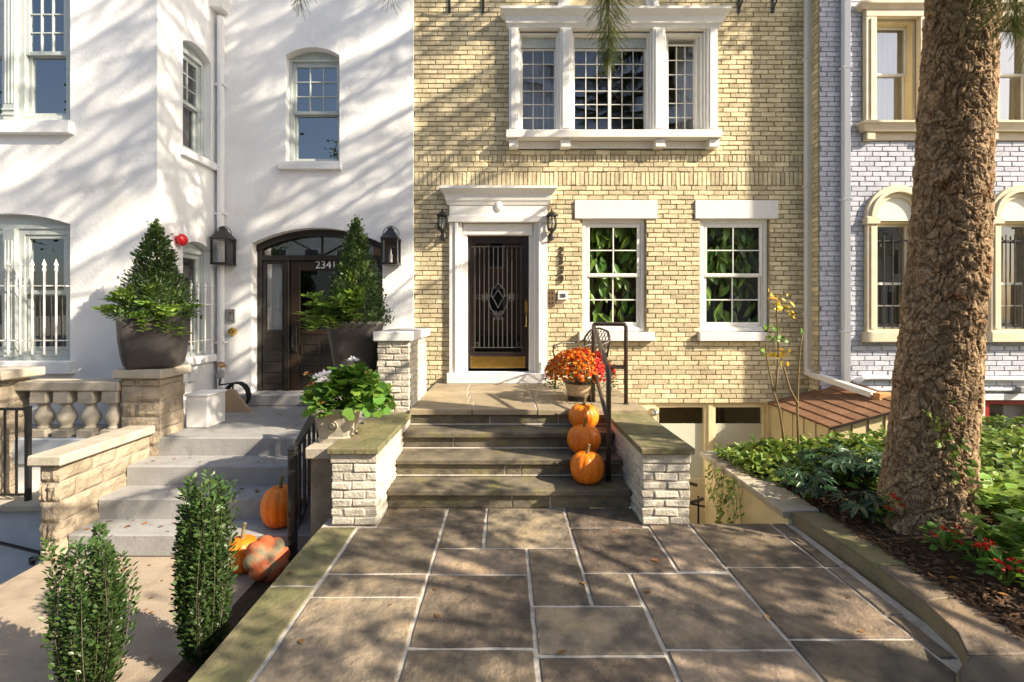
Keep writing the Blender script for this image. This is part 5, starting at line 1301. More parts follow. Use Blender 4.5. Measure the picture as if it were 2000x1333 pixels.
def column_shrub(label, x, y, h, r, n_, seed, taper=.0, lean=0):
    t = thing('column_shrub', label, 'shrub', (x, y, WALK)); P = []; D = []; S = MB(); rr = random.Random(seed)
    for k in range(n_):
        a = rr.random()*6.28; q = math.sqrt(rr.random())*r; hh = h*(rr.uniform(.5, .88) if rr.random() < .75 else rr.uniform(.86, 1.0))*(1-.10*(q/r)**2)
        b0 = Vector((x+q*.55*math.cos(a), y+q*.55*math.sin(a), WALK)); b1 = Vector((x+q*1.0*math.cos(a)+rr.gauss(0, .02), y+q*1.0*math.sin(a)+rr.gauss(0, .02), WALK+hh))
        bow = Vector((math.cos(a), math.sin(a), 0))*r*rr.uniform(-.05, .45)
        f = lambda s_: b0.lerp(b1, s_)+bow*math.sin(math.pi*s_)
        S.tube([f(i/6) for i in range(7)], [.003, .003, .0025, .002, .002, .0015, .001], 5)
        m_ = int(hh*270)
        for i in range(m_):
            s_ = .04+.96*i/m_; p = f(s_); th = i*2.4+rr.uniform(-.4, .4); ln = .010+.060*rr.random()*(1 if s_ < .9 else .3)
            d = Vector((math.cos(th), math.sin(th), .55+.5*rr.random())); P.append(p+d*ln*.6); D.append(d)
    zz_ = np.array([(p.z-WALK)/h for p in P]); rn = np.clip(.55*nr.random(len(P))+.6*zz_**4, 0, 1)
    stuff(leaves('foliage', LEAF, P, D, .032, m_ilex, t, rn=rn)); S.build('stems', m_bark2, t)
column_shrub('tall narrow evergreen column shrub beside the mossy patio edge', -1.845, 2.93, 1.24, .128, 64, 3)
column_shrub('shorter looser evergreen shrub with separate upright shoots at lower left', -2.31, 2.66, 1.04, .160, 40, 5)

# geraniums
t = thing('geranium', 'bushy green geranium with white flower heads in the stone planter', 'plant', (GP_[0], GP_[1], GP_[2]+.24))
P = []; D = []; S = MB(); c = Vector((GP_[0]+.09, GP_[1], GP_[2]+.26))
for k in range(620):
    a = rng.random()*6.28; e_ = rng.random()**.7*1.45; r_ = .40*(.55+.45*rng.random())
    p = c+Vector((r_*math.cos(a)*math.cos(e_)*1.0, r_*.8*math.sin(a)*math.cos(e_), r_*1.0*math.sin(e_)-.02))
    P.append(p); D.append(Vector((math.cos(a), math.sin(a), .2))+Vector((rng.gauss(0, .4), rng.gauss(0, .4), rng.gauss(0, .3))))
    if k % 5 == 0: S.tube([c, c.lerp(p, .5)+Vector((0, 0, .03)), p], .003, 4)
U = np.array([(p-c).normalized()+Vector((0, 0, .6)) for p in P])+nr.normal(size=(len(P), 3))*.35
stuff(scatter('foliage', ROUND[0], ROUND[1], np.array(P), rotmats(np.array(D), U, scale=.085*(.6+.7*nr.random(len(P)))), m_geran, t)); S.build('stems', m_lime, t)
PET = ([(0, 0, 0), (.3, .5, .1), (0, 1, .05), (-.3, .5, .1)], [(0, 1, 2), (0, 2, 3)])
def heads(name, cs, mat, parent, n_=26, r_=.035, sz=.03, flat=.6):
    P = []; D = []
    for c_ in cs:
        for k in range(n_): d = Vector(unit(1)[0]); d.z = abs(d.z)*flat; P.append(Vector(c_)+d*r_*.6); D.append(d)
    return stuff(leaves(name, PET, P, D, sz, mat, parent, jit=1.0))
gc = []
for px, py in ((622, 738), (636, 733), (630, 745)): gc.append((X(px, 4.05), 4.05, Z(py, 4.05)))
gc.append((X(690, 4.25), 4.25, Z(706, 4.25)))
heads('white_flower_head', gc, m_petalw, t, 34, .045, .035)
heads('faded_flower_head', [(X(601, 4.1), 4.1, Z(732, 4.1)), (X(610, 4.1), 4.1, Z(752, 4.1)), (X(718, 4.2), 4.2, Z(730, 4.2)), (X(629, 4.0), 4.0, Z(790, 4.0))], m_dry, t, 18, .025, .025)
for q in gc+[(X(601, 4.1), 4.1, Z(732, 4.1)), (X(610, 4.1), 4.1, Z(752, 4.1))]: S2 = MB(); S2.tube([c, c.lerp(Vector(q), .6)+Vector((0, 0, .03)), q], .003, 4); S2.build('flower_stalk', m_lime, t)
# mums
t = thing('chrysanthemum', 'dome of orange mums with a red patch in the tan pot', 'flowers', (MP_[0], MP_[1], MP_[2]+.2))
FL = ([(0, 0, 0)]+[(.5*math.cos(k*math.pi/7)*(1 if k % 2 else .72), .5*math.sin(k*math.pi/7)*(1 if k % 2 else .72), .12 if k % 2 else .02) for k in range(14)], [(0, 1+k, 1+(k+1) % 14) for k in range(14)])
c = Vector((MP_[0], MP_[1], MP_[2]+.26))
def dome(n_, rlo=.93, lo=.05, hi=1.0):
    P = []; N_ = []
    for k in range(n_):
        a = rng.random()*6.28; s_ = lo+(hi-lo)*rng.random(); e_ = math.asin(s_)
        n0 = Vector((math.cos(a)*math.cos(e_), math.sin(a)*math.cos(e_), math.sin(e_))); r_ = rng.uniform(rlo, 1.02)*(1+.06*mnoise.noise(n0*3))
        P.append(c+Vector((n0.x*.42*r_, n0.y*.42*r_, n0.z*.36*r_))); N_.append(n0)
    return P, N_
P, N_ = dome(1900)
O_, R_ = [], []
for p, n0 in zip(P, N_):
    if n0.z < .22 and rng.random() < .6: continue
    (R_ if (n0.x > .30 and n0.y < .5) or rng.random() < .04 else O_).append((p, n0))
for nm, lst, mt in (('orange_blooms', O_, m_mumo), ('red_blooms', R_, m_mumr)):
    U = np.array([n0 for p, n0 in lst])+nr.normal(size=(len(lst), 3))*.25; Dm = nr.normal(size=(len(lst), 3))
    stuff(scatter(nm, FL[0], FL[1], np.array([p for p, n0 in lst]), rotmats(np.cross(Dm, U), U, scale=.037*(.7+.6*nr.random(len(lst)))), mt, t))
P, N_ = dome(1500, .75, -.35, .6)
stuff(leaves('foliage', LEAF, P, [n0+Vector((0, 0, .3)) for n0 in N_], .032, m_box, t)); S = MB()
for k in range(30): a = rng.random()*6.28; S.tube([(MP_[0], MP_[1], MP_[2]+.20), (MP_[0]+.1*math.cos(a), MP_[1]+.1*math.sin(a), MP_[2]+.28), (MP_[0]+.25*math.cos(a), MP_[1]+.25*math.sin(a), MP_[2]+.36)], .003, 4)
S.build('stems', m_lime, t)

# ------------------------------------------------------------------ big spruce
sp = thing('spruce_tree', 'big spruce with flaky brown bark standing in the planting bed', 'tree', (3.2, 3.6, .2))
ty = 3.57
prof_ = [(-.1, 3.125, .36), (.05, 3.13, .335), (.2, 3.135, .31), (.45, 3.14, .282), (.82, 3.177, .264), (1.4, 3.223, .251), (2.16, 3.297, .238), (2.92, 3.336, .226), (4.07, 3.40, .215), (5.6, 3.46, .22)]
pz = np.array([p[0] for p in prof_]); pxx = np.array([p[1] for p in prof_]); prr = np.array([p[2] for p in prof_])
nu, nz = 360, 1100
zz = np.linspace(-.1, 5.6, nz); th = np.arange(nu)/nu*2*math.pi
Zg, Tg = np.meshgrid(zz, th, indexing='ij')
Rg = np.interp(Zg, pz, prr); Cx = np.interp(Zg, pz, pxx)
def worley(u, v, nu_, cell, seed):
    # distance to nearest and second nearest jittered point on a grid that wraps around the trunk
    r_ = np.random.default_rng(seed); nv = int(v.max()/cell)+6; J = r_.random((nu_, nv, 3))
    a = u*nu_; b = v/cell+2; ia = np.floor(a).astype(int); ib = np.floor(b).astype(int)
    d1 = np.full(u.shape, 9.0); d2 = np.full(u.shape, 9.0); idv = np.zeros(u.shape); gx_ = np.zeros(u.shape); gy_ = np.zeros(u.shape)
    for i in (-1, 0, 1):
        for j in (-1, 0, 1):
            q = J[(ia+i) % nu_, np.clip(ib+j, 0, nv-1)]
            dx = (ia+i+q[..., 0])-a; dy = ((ib+j+q[..., 1])-b); d = np.sqrt(dx*dx+dy*dy)
            m1 = d < d1; gx_ = np.where(m1, dx, gx_); gy_ = np.where(m1, dy, gy_); d2 = np.where(m1, d1, np.minimum(d2, d)); idv = np.where(m1, q[..., 2], idv); d1 = np.where(m1, d, d1)
    return d1, d2, idv, gx_, gy_
wob = np.array([[mnoise.noise(Vector((math.cos(t_)*1.6, math.sin(t_)*1.6, z_*3))) for t_ in th[::6]] for z_ in zz[::8]])
wob = np.repeat(np.repeat(wob, 8, 0)[:nz], 6, 1)[:, :nu]
wo2 = np.array([[mnoise.noise(Vector((math.cos(t_)*4.5, math.sin(t_)*4.5, z_*9+7))) for t_ in th[::3]] for z_ in zz[::4]]); wo2 = np.repeat(np.repeat(wo2, 4, 0)[:nz], 3, 1)[:, :nu]
un = (Tg/(2*math.pi)+.055*wob+.022*wo2) % 1.0; vv = Zg+.1+.10*np.roll(wob, 40, 1)+.045*np.roll(wo2, 77, 1)
hA = np.zeros_like(Zg); rn = np.zeros_like(Zg)
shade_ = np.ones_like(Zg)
for nu_, cell, amp, sd_ in ((22, .090, .020, 1), (44, .046, .013, 2), (92, .020, .006, 3)):
    d1, d2, idv, gx_, gy_ = worley(un, vv, nu_, cell, sd_); edge = np.clip((d2-d1)*6.0, 0, 1)
    i2 = (idv*7.7) % 1.0                                  # every scale is a tilted plate with a lifted rim and a crack around it
    hA += amp*(edge**.5*(.45+.55*idv)+1.1*gy_*(i2-.4)+1.1*gx_*(((idv*13.3) % 1.0)-.5)); rn = rn*.5+idv*.5 if nu_ > 22 else idv
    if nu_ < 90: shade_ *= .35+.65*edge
flare = 1+np.exp(-np.clip(Zg-.1, 0, 9)/.16)*(.06+.10*np.cos(5*Tg+1))
RR = Rg*flare-.034+hA
co = np.stack([Cx+RR*np.cos(Tg), ty+RR*np.sin(Tg), Zg], -1).reshape(-1, 3)-np.array(sp.location)
I = np.arange(nz-1)[:, None]*nu; J0 = np.arange(nu)[None, :]; J1 = (np.arange(nu)+1)[None, :] % nu
quads = np.stack([I+J0, I+J1, I+nu+J1, I+nu+J0], -1).reshape(-1, 4)
me = bpy.data.meshes.new('trunk'); me.vertices.add(len(co)); me.vertices.foreach_set('co', co.reshape(-1).astype(np.float32))
me.loops.add(quads.size); me.loops.foreach_set('vertex_index', quads.reshape(-1).astype(np.int32)); me.polygons.add(len(quads)); me.polygons.foreach_set('loop_start', (np.arange(len(quads))*4).astype(np.int32)); me.update(calc_edges=True)
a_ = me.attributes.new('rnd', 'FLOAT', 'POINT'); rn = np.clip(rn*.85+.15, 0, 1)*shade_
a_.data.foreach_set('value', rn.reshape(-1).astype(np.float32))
finish(me, 'trunk', m_bark, sp, None, False)
MB().tube([(3.46, ty, 5.58), (3.5, ty, 9), (3.55, ty, 16)], [.21, .15, .03], 12).build('upper_trunk', m_bark, sp)
# needle sprays
NT = [(0, 0, 0)]; NV = []; NF = []
for k in range(64):
    s_ = k/64; a = k*2.4; w = .10*(1-.35*s_); d = (math.cos(a)*w, .05, math.sin(a)*w); b0 = (0, s_*.92, 0); q = len(NV)
    tx = (-math.sin(a)*.007, 0, math.cos(a)*.007)
    NV += [(b0[0]-tx[0], b0[1], b0[2]-tx[2]), (b0[0]+tx[0], b0[1], b0[2]+tx[2]), (d[0], b0[1]+d[1]+.05, d[2])]; NF.append((q, q+1, q+2))
q = len(NV); NV += [(-.008, 0, 0), (.008, 0, 0), (.002, 1, 0), (-.002, 1, 0), (0, 0, -.008), (0, 0, .008), (0, 1, .002), (0, 1, -.002)]; NF += [(q, q+1, q+2, q+3), (q+4, q+5, q+6, q+7)]
def inframe(p, m_=14):
    if p[1] < .15: return False
    px, py = CX+p[0]*F/p[1], CY-(p[2]-EYE)*F/p[1]
    return -m_ < px < 2000+m_ and -m_ < py < 1333
P = []; D = []; S = []; limb = MB()
zb = 4.3; k = 0
while zb < 14.5:
    for q in range(5):
        a = k*2.39996+q*2*math.pi/5+rng.uniform(-.35, .35); Lb = max(.5, (3.4-.19*(zb-5))*rng.uniform(.65, 1.1))
        d = Vector((math.cos(a), math.sin(a), 0)); b0 = Vector((np.interp(zb, pz, pxx), ty, zb))
        f = lambda s_: b0+d*Lb*s_+Vector((0, 0, -.55*s_*Lb*.55+.30*Lb*s_*s_))
        if zb < 7.5 and d.x*SUN.x+d.y*SUN.y > .25: continue
        cut = 1.0
        for i in range(1, 21):
            if inframe(f(i/20), 20): cut = (i-1)/20; break
        if cut < .25: continue
        limb.tube([f(cut*i/6) for i in range(7)], [.035*(1-.8*i/6)+.006 for i in range(7)], 6)
        for i in range(int(60*Lb*cut)):
            s_ = cut*(.15+.85*rng.random()); p = f(s_); sd_ = rng.choice((-1, 1)); lat = Vector((-d.y, d.x, 0))*sd_
            dr = d*.55+lat*.8+Vector((0, 0, -.25)); ll = .45*(1.05-.6*s_)*rng.uniform(.6, 1.2)
            for m_ in range(max(1, int(ll/.17))):
                pp_ = p+dr.normalized()*m_*.16
                if inframe(pp_) or inframe(pp_+Vector((0, 0, -.25))): continue
                P.append(pp_); D.append(dr+Vector((0, 0, -.35*rng.random()))); S.append(.20+.12*rng.random())
                if rng.random() < .5: P.append(pp_); D.append(dr*.3+Vector((rng.gauss(0, .2), rng.gauss(0, .2), -1))); S.append(.18+.14*rng.random())
    zb += .42; k += 1
print('spruce sprays', len(P))
stuff(scatter('crown', NV, NF, np.array(P), rotmats(np.array(D), scale=np.array(S)), m_needle, sp)); limb.build('limbs', m_bark2, sp)
# twigs that hang into view
def hanging(px, y, top_py, bot_py, spread, n_):
    P = []; D = []; S = []; x = X(px, y); z1, z0 = Z(top_py, y), Z(bot_py, y)
    tw = MB(); tw.tube([(3.4, ty, z1+1.2), ((x+3.4)/2, (y+ty)/2, z1+1.05), (x, y, z1+.35), (x, y, z0+.08)], [.03, .02, .008, .003], 6)
    for k in range(n_):
        s_ = k/n_; z = z1+.3+(z0-z1-.3)*s_; a = k*2.4; o_ = spread*(.35+.65*math.sin(math.pi*min(1, s_*.8+.2)))*rng.random()
        P.append((x+o_*math.cos(a)*.4, y+o_*math.sin(a)*.4, z)); D.append((o_*math.cos(a)*5+rng.gauss(0, .3), o_*math.sin(a)*5+rng.gauss(0, .3), -.8)); S.append(.10+.06*rng.random())
    w = tw.build('hanging_branch', m_bark2, sp); scatter('hanging_twig', NV, NF, np.array(P), rotmats(np.array(D), scale=np.array(S)), m_needle, w)
hanging(1188, 3.3, -10, 122, .19, 330); hanging(585, 4.0, -40, 10, .2, 60); hanging(760, 4.0, -30, 10, .16, 30)
hanging(1985, 3.0, -20, 55, .46, 480); hanging(2010, 3.4, 0, 120, .2, 60)
# ivy on the trunk
P = []; D = []
for k in range(60): s_ = rng.random(); a = R(-135+55*s_+rng.gauss(0, 8)); z = 1.05-.55*s_+rng.gauss(0, .05); r_ = np.interp(z, pz, prr)+.03; P.append((np.interp(z, pz, pxx)+r_*math.cos(a), ty+r_*math.sin(a), z)); D.append((math.cos(a)+rng.gauss(0, .5), math.sin(a), -.3+rng.gauss(0, .5)))
stuff(leaves('climbing_ivy', LEAF, P, D, .06, m_ivy, sp, up=(-.6, -.6, .5)))

# ------------------------------------------------------------------ bed planting
t = stuff(thing('mulch', 'brown bark mulch and fallen leaves in the planting bed', 'mulch', (3, 3, .1)))
P = []; D = []
for k in range(5200):
    x, y = rng.uniform(2.58, 4.6), rng.uniform(1.5, 4.6)
    if rng.random() < .35: x = 2.60+abs(rng.gauss(0, .12))
    P.append((x, y, max(bed_z(x, y), KZ+.002)+.006)); D.append((rng.gauss(0, 1), rng.gauss(0, 1), rng.gauss(0, .25)))
CHIP = ([(-.18, 0, 0), (.18, 0, .05), (.14, 1, .02), (-.15, 1, .07)], [(0, 1, 2, 3)])
stuff(leaves('chips', CHIP, P, D, .038, m_mulch, t, jit=.4)); P = P[:160]
stuff(leaves('dry_leaves', LEAF, [(p[0]+.1, p[1], p[2]+.012) for p in P], D[:160], .06, m_dry, t, jit=.5))
iv = stuff(thing('ivy', 'bright ivy ground cover behind the retaining wall and around the trunk', 'ivy', (3.6, 4.8, .1)))
P = []; D = []
def cover(x0, x1, y0, y1, n_, hfun, keep):
    for k in range(n_):
        x, y = rng.uniform(x0, x1), rng.uniform(y0, y1)
        if not keep(x, y): continue
        P.append((x, y, bed_z(x, y)+hfun(x, y)*rng.random()**.5)); D.append((rng.gauss(0, 1), rng.gauss(0, 1)-.3, rng.gauss(.1, .35)))
hf = lambda x, y: .10+.08*mnoise.noise(Vector((x*2.2, y*2.2, 0)))
cover(2.42, 4.1, 4.35, 5.55, 3600, hf, lambda x, y: x > 2.42+max(0, 4.9-y)*.45)
cover(3.0, 4.1, 3.9, 5.5, 1400, hf, lambda x, y: math.hypot(x-3.2, y-3.57) > .5)
hr = lambda x, y: .15+.09*mnoise.noise(Vector((x*1.7, y*1.7, 5)))+.05*min(1, max(0, x-3.7))
cover(3.55, 7.0, 2.9, 5.6, 9500, hr, lambda x, y: math.hypot(x-3.2, y-3.57) > .42)
cover(2.98, 4.6, 1.7, 2.95, 1700, lambda x, y: .13+.06*mnoise.noise(Vector((x*3, y*3, 0))), lambda x, y: mnoise.noise(Vector((x*2.3, y*2.3, 9))) > -.12 and x > 2.95+.25*mnoise.noise(Vector((y*3, 0, 0))))
cover(4.06, 8.0, 5.6, 6.6, 2600, lambda x, y: .10+.05*mnoise.noise(Vector((x*2, y*2, 1))), lambda x, y: x > 5.05)
stuff(leaves('leaves', LEAF, P, D, .085, m_ivy, iv, jit=.55))
# trailing ivy down the retaining wall
tv = thing('trailing_ivy', 'thin ivy vines trailing down the cream retaining wall', 'ivy', (2.3, 4.7, .1)); P = []; D = []; S = MB()
for k in range(11):
    y = 4.55+.8*rng.random()+.0*k; zt = .12; ln = rng.uniform(.25, .85); pts = [(2.42, y, .125), (2.28, y, .118)]
    for q in range(1, 9): pts.append((2.275+.012*rng.random(), y+.03*math.sin(q*1.3+k), .11-ln*q/8))
    S.tube(pts, .003, 4)
    for q in range(int(ln*46)): s_ = rng.random(); P.append((2.27-.015*rng.random(), y+.05*rng.gauss(0, 1), .10-ln*s_)); D.append((-.6, rng.gauss(0, .6), -.8+rng.gauss(0, .4)))
stuff(leaves('leaves', LEAF, P, D, .048, m_ivy, tv, up=(-1, -.2, .4))); S.build('vines', m_cane, tv)
# hellebores: palmate dark leaves
HV, HF = [], []
for k in range(7):
    a = R(-105+35*k); q = len(HV); L_ = 1-.12*abs(k-3); c_, s_ = math.sin(a), math.cos(a)
    for u, w, z_ in ((0, 0, 0), (.35, .11, .05), (.7, .12, .02), (1, 0, -.16), (.7, -.12, .02), (.35, -.11, .05), (.5, 0, -.02)):
        HV.append((c_*u*L_+s_*w*L_, s_*u*L_-c_*w*L_, z_))
    HF += [(q, q+1, q+6), (q+1, q+2, q+6), (q+2, q+3, q+6), (q+3, q+4, q+6), (q+4, q+5, q+6), (q+5, q, q+6)]
hs = [(1575, 965, .30), (1640, 955, .30), (1700, 965, .32), (1755, 985, .30), (1690, 1010, .22), (1610, 930, .28), (1680, 925, .28)]
nm = ['leftmost by the coping', 'second from the left', 'in front of the trunk', 'right against the trunk', 'lowest at the mulch edge', 'in the back row at left', 'in the back row at right']
for (px, py, h), nn_ in zip(hs, nm):
    y = GY(py, .14); x = X(px, y); z = bed_z(x, y)
    t = thing('hellebore', f'dark green hellebore clump with palmate leaves, {nn_}', 'plant', (x, y, z), 'hellebores in front of the spruce')
    P = []; D = []; S = MB()
    for k in range(15):
        a = rng.random()*6.28; o_ = .17*math.sqrt(rng.random()); hh = h*rng.uniform(.5, 1.0); p = (x+o_*math.cos(a), y+o_*math.sin(a), z+hh*.8)
        S.tube([(x+.02*math.cos(a), y+.02*math.sin(a), z-.01), (x+.6*o_*math.cos(a), y+.6*o_*math.sin(a), z+hh*.55), p], .0035, 4); P.append(p); D.append((math.cos(a), math.sin(a), -.15))
    scatter('leaves', HV, HF, np.array(P), rotmats(np.array(D), np.tile([0, 0, 1.0], (len(P), 1))+nr.normal(size=(len(P), 3))*.22, scale=.145*(.75+.5*nr.random(len(P)))), m_hell, t); S.build('stems', m_lime, t)
# begonias
bs = [(1745, 1038, .20, 'standing alone at the mulch edge'), (1845, 1085, .13, 'below the trunk'), (1838, 1050, .16, 'at the foot of the trunk'), (1918, 1118, .14, 'near the right edge, upper'), (1965, 1150, .13, 'nearest the right edge')]
for px, py, h, where in bs:
    y = GY(py, .13); x = X(px, y); z = bed_z(x, y)
    t = thing('begonia', f'red flowering begonia {where}', 'flower', (x, y, z), 'red begonias in the bed'); P = []; D = []; S = MB(); fc = []
    for k in range(46):
        a = rng.random()*6.28; hh = h*rng.random(); o_ = .10*(1-.5*hh/h)*math.sqrt(rng.random()); P.append((x+o_*math.cos(a), y+o_*math.sin(a), z+.02+hh)); D.append((math.cos(a), math.sin(a), rng.gauss(.2, .4)))
        if k % 4 == 0: S.tube([(x, y, z-.01), P[-1]], .003, 4)
    for k in range(6): a = rng.random()*6.28; o_ = .085*math.sqrt(rng.random()); hh = h*(.45+.65*rng.random()); fc.append((x+o_*math.cos(a), y+o_*math.sin(a)-.02, z+.03+hh))
    stuff(leaves('foliage', LEAF, P, D, .06, m_geran, t)); heads('red_blooms', fc, m_petalr, t, 9, .014, .024); S.build('stems', m_lime, t)
# light green perennials at the right
for k, (px, py, where) in enumerate(((1895, 1035, 'next to the trunk'), (1960, 1050, 'at the right edge'), (1985, 1000, 'behind at the right edge'), (1935, 1000, 'behind between the others'), (1990, 1110, 'nearest at the right edge'))):
    y = GY(py, .16); x = X(px, y); z = bed_z(x, y)
    t = thing('perennial', f'light green leafy perennial {where}', 'plant', (x, y, z), 'light green perennials'); P = []; D = []; S = MB()
    for q in range(16):
        a = rng.random()*6.28; o_ = rng.uniform(.05, .24); hh = rng.uniform(.12, .30); p1 = Vector((x+o_*math.cos(a), y+o_*math.sin(a), z+hh)); p0 = Vector((x, y, z-.01)); S.tube([p0, p0.lerp(p1, .5)+Vector((0, 0, .04)), p1], .003, 4)
        for i in range(9): s_ = .3+.7*i/9; th = i*2.4; P.append(p0.lerp(p1, s_)+Vector((0, 0, .16*s_*(1-s_)))); D.append((math.cos(th), math.sin(th), .1))
    stuff(leaves('foliage', LEAF, P, D, .10, m_lime, t)); S.build('stems', m_lime, t)
# rose canes with yellowing leaves
t = thing('rose', 'tall bare rose canes with a few yellow leaves before the yellow wall', 'rose', (X(1545, 5.35), 5.35, .1)); yr = 5.3; P = []; D = []; P2 = []
rc = [[(1537, 905), (1525, 800), (1512, 762), (1498, 700), (1492, 668), (1500, 640)], [(1514, 765), (1520, 740), (1523, 690), (1519, 640), (1514, 600), (1514, 575)], [(1560, 905), (1560, 800), (1562, 740), (1563, 680), (1566, 648)], [(1558, 790), (1545, 760), (1535, 725), (1530, 715)]]
for k, pl in enumerate(rc):
    MB().tube([(X(px, yr), yr+.03*math.sin(i), Z(py, yr) if i or k in (1, 3) else .08) for i, (px, py) in enumerate(pl)], [.014-.002*min(i, 5) for i in range(len(pl))], 7).build('cane', m_cane, t, smooth=True)
for px, py, n_, yl in ((1512, 580, 9, 1), (1530, 582, 5, 1), (1522, 600, 7, 1), (1536, 620, 6, 1), (1515, 648, 9, 0), (1528, 662, 6, 0), (1502, 650, 5, 0), (1512, 690, 9, 1), (1530, 688, 5, 1), (1520, 705, 7, 1), (1500, 690, 3, 0), (1572, 650, 2, 0)):
    for q in range(n_): p = (X(px, yr)+rng.gauss(0, .045), yr+rng.gauss(0, .04), Z(py, yr)+rng.gauss(0, .03)); (P if yl else P2).append(p)
for lst, mt, nm_ in ((P, m_yleaf, 'yellow_leaves'), (P2, m_geran, 'green_leaves')): leaves(nm_, LEAF, lst, nr.normal(size=(len(lst), 3)), .075, mt, t, up=(0, -1, .6))
# fallen leaves on paving
t = stuff(thing('fallen_leaves', 'dry brown leaves scattered over the paving and steps', 'leaves', (0, 3, 0))); P = []
for k in range(20): P.append((rng.uniform(-1.45, 2.2), rng.uniform(1.9, 4.15), .006))
for k in range(45): P.append((rng.uniform(-3.9, -1.6), rng.uniform(2.2, 4.15), WALK+.006))
for i in range(3):
    for k in range(12): P.append((rng.uniform(-3.8, -1.9), n2_[i]+rng.uniform(.05, .28), WALK+r2*(i+1)+.006))
for k in range(14): P.append((rng.uniform(-3.4, -1.9), rng.uniform(5.3, 6.8), LAND+.006))
stuff(leaves('leaves', LEAF, P, np.c_[nr.normal(size=(len(P), 2)), np.zeros(len(P))], .045, m_dry, t, jit=.15))
# ------------------------------------------------------------------ leaves standing in for mirrored foliage, and curtains, behind the windows
LB = bpy.data.meshes.new('leaf')
for k, o in enumerate((wl_, wr_)):
    t = thing('reflection_leaves', ('hanging leaves standing in for a foliage reflection behind the ' + ('left' if k == 0 else 'right') + ' ground floor window of the yellow house'), 'plant', ((o[0]+o[1])/2, YF+.7, o[2]+.05))
    if k == 0:
        LV = [(0, 0, 0), (.17, .25, .05), (.20, .5, .05), (.12, .8, .01), (0, 1, -.06), (-.12, .8, .01), (-.20, .5, .05), (-.17, .25, .05), (0, .3, -.01), (0, .65, -.02)]
        LF = [(0, 1, 8), (1, 2, 9, 8), (2, 3, 9), (3, 4, 9), (4, 5, 9), (5, 6, 9), (6, 7, 8, 9), (7, 0, 8)]; lm = []
        for q in range(6):
            me = bpy.data.meshes.new('leaf'); me.from_pydata(LV, [], LF); me.materials.append(m_house); at = me.attributes.new('rnd', 'FLOAT', 'POINT'); at.data.foreach_set('value', np.full(len(LV), q/5, dtype=np.float32)); me.polygons.foreach_set('use_smooth', [True]*len(LF)); lm.append(me)
    for q in range(150):
        u = rng.uniform(o[0]+.07, o[1]-.06); w = o[2]+(o[3]-o[2])*(rng.random()**.85)*1.05; dp = .15+abs(rng.gauss(0, .09))
        ob = bpy.data.objects.new('leaf', rng.choice(lm)); col.objects.link(ob); ob.parent = t
        ob.location = Vector((u, YF+dp, w))-t.location; s_ = rng.uniform(.17, .31); ob.scale = (s_, s_, s_)
        dr = Vector((rng.gauss(0, .35), rng.gauss(-.05, .15), -1 if rng.random() < .85 else .5)).normalized(); fz = Vector((.5+rng.gauss(0, .3), -1, .25+rng.gauss(0, .25))); fx_ = dr.cross(fz).normalized(); ob.rotation_euler = Matrix((fx_, dr, fx_.cross(dr))).transposed().to_euler()
    S = MB()
    for q in range(7): u = o[0]+.1+q*.13; S.tube([(u, YF+.75, o[2]-.2), (u+.05, YF+.7, o[2]+.8), (u-.03, YF+.6, o[3])], .012, 5)
    S.build('stems', m_cane, t)
    MB().cbox(o[0]-.1, o[1]+.3, YF+.40, YF+1.0, o[2]-.4, o[2]-.08, .01).build('planter_box', m_indk, t)
def curtain(label, T_, u0, u1, w0, w1, d, mat):
    n_ = 40; V = []; Fc = []
    for k in range(n_+1):
        u = u0+(u1-u0)*k/n_; y = d+.02*math.sin(k*1.15)+.008*math.sin(k*2.7)
        V += [(u, y, w0), (u+.02*math.sin(k), y, (w0+w1)/2), (u, y, w1)]
    for k in range(n_):
        for j in (0, 1): q = k*3+j; Fc.append((q, q+3, q+4, q+1))
    tag(MB(T_).add(V, Fc).build('curtain', mat, None, smooth=True), label, 'curtain')
curtain('grey sheer curtain in the left light of the bay window', T, xf(1014), xf(1092), zf(262), zf(75), .30, m_in)
curtain('white curtain at the right side of the bay window', T, xf(1330), xf(1376), zf(262), zf(75), .26, m_curt)
curtain('pale curtain behind the upper grey house window', TG, ups[0][0], ups[0][1], ups[0][2], ups[0][3], .30, m_curt)
curtain('pale curtain behind the right upper grey house window', TG, ups[1][0], ups[1][1], ups[1][2], ups[1][3], .30, m_curt)
# ================================================================== trees and houses around the viewpoint (they shade and are mirrored)
def tree(label, x, y, h, cz, rx, rz, n_, leaf, trunk=.16, clumps=46, seed=1, mat=None, dens=.30):
    t = thing('street_tree', label, 'tree', (x, y, zg0), 'trees around the viewpoint'); rr = random.Random(seed); L_ = MB()
    MB().tube([(x, y, zg0), (x+.05, y, cz*.5), (x-.05, y+.05, cz), (x, y, cz+rz*.7)], [trunk, trunk*.85, trunk*.6, .02], 10).build('trunk', m_bark2, t)
    P = []; D = []; cs = []
    for k in range(clumps):
        v = Vector((rr.gauss(0, 1), rr.gauss(0, 1), rr.gauss(0, 1))).normalized()*(rr.random()**.4); c_ = Vector((x+v.x*rx, y+v.y*rx, cz+v.z*rz)); cs.append(c_)
        L_.tube([(x, y, max(cz-rz*.9, c_.z-rx*.7)), Vector((x, y, c_.z-.2)).lerp(c_, .5), c_], [.05, .03, .008], 5)
        for q in range(n_//clumps):
            g_ = Vector((rr.gauss(0, 1), rr.gauss(0, 1), rr.gauss(0, .7)))*rx*dens*.5; P.append(c_+g_); D.append((rr.gauss(0, 1), rr.gauss(0, 1), rr.gauss(-.3, .7)))
    stuff(leaves('crown', LEAF, P, D, leaf, mat or m_leaf, t, jit=1.0)); L_.build('limbs', m_bark2, t)
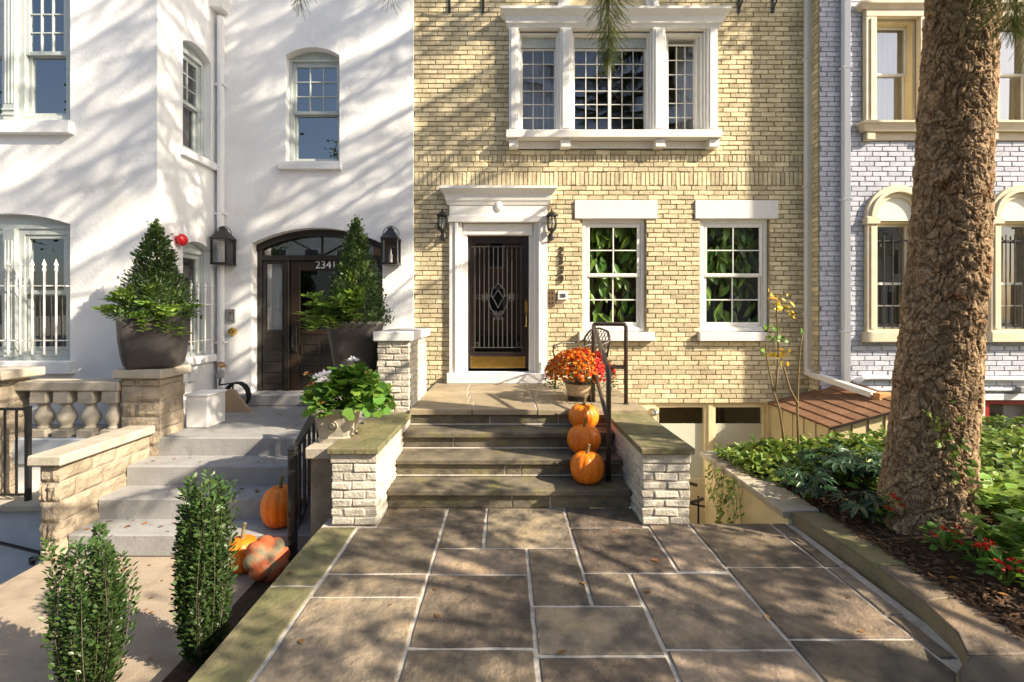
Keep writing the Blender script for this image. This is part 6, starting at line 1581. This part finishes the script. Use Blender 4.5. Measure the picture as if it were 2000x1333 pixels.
tree('small leafy garden tree to the right of the viewpoint that dapples the patio', 5.6, .57, 6, 3.5, 1.6, 1.6, 3600, .10, .07, 29, 11, dens=.185)
tree('slender garden tree beyond the right edge shading the end of the yellow wall', 8.2, 5.31, 12, 10.9, 1.6, 1.5, 3000, .15, .21, 30, 4)
for i, (x, y, cz, rx, sd_) in enumerate(((-11, -4.2, 6.0, 3.0, 21), (-4.0, -4.6, 7.2, 2.6, 22), (3.6, -4.4, 5.4, 2.7, 23), (9.5, -15.0, 6.5, 3.0, 24), (-19, -4.4, 7, 3.2, 25), (19, -15, 6.5, 3.0, 26))):
    tree(('street tree on the pavement behind the viewpoint, number ' if 0 else 'street tree behind the viewpoint ') + ['at the left', 'left of centre', 'right of centre', 'at the right', 'at the far left', 'at the far right'][i], x, y, 9, cz, rx, rx*1.0, 7500, .17, .16, 50, sd_)
for i, (x0, x1, hgt, mat, rm, lab) in enumerate(((-26, -9, 8.5, m_pale, m_rtile, 'pale house across the street at the left'), (-9, 0.5, 7.4, m_obrick, m_rtile, 'orange brick house with red tile roof across the street'), (0.5, 11, 7.0, m_obrick, m_rtile, 'orange brick house across the street at the right'), (11, 27, 9, m_pale, m_rtile, 'pale house across the street at the far right'))):
    t = thing('row_house', lab, 'house', ((x0+x1)/2, -19, zg0), 'houses across the street')
    MB().box(x0+.02, x1-.02, -26, -18, zg0, hgt).build('wall', mat, t)
    MB().prism([(-17.4, hgt), (-26.5, hgt), (-22, hgt+2.2)], x0, x1, 'yz').build('roof', rm, t)
    for u in np.arange(x0+1.2, x1-1.2, 2.2):
        for z in (1.2, 4.3): f = MB(); f.frame(u, u+1.1, z, z+1.8, .1, -18.02, -17.93); wn_ = f.build('window', m_trim, t); MB().box(u+.1, u+1.0, -18.01, -17.97, z+.1, z+1.7).build('pane', m_indk, wn_)

for i, (x0, x1) in enumerate(((-12, -3.2), (-1.6, 3.5), (5, 13))):  # hedges added so the lower door glass mirrors something dark
    t = thing('hedge', 'added hedge for dark door glass reflections behind the viewpoint ' + ['at the left', 'in the middle', 'at the right'][i], 'hedge', ((x0+x1)/2, -3.4, zg0), 'added hedges behind the viewpoint')
    n_ = int((x1-x0)*620); P = np.c_[nr.uniform(x0, x1, n_), -3.4+nr.uniform(-.35, .35, n_), zg0+nr.uniform(0, 1.25, n_)]
    stuff(leaves('foliage', LEAF, P, nr.normal(size=(n_, 3)), .10, m_box, t, jit=1.0)); MB().box(x0+.1, x1-.1, -3.65, -3.15, zg0, zg0+1.1).build('inner_branches', m_bark2, t)
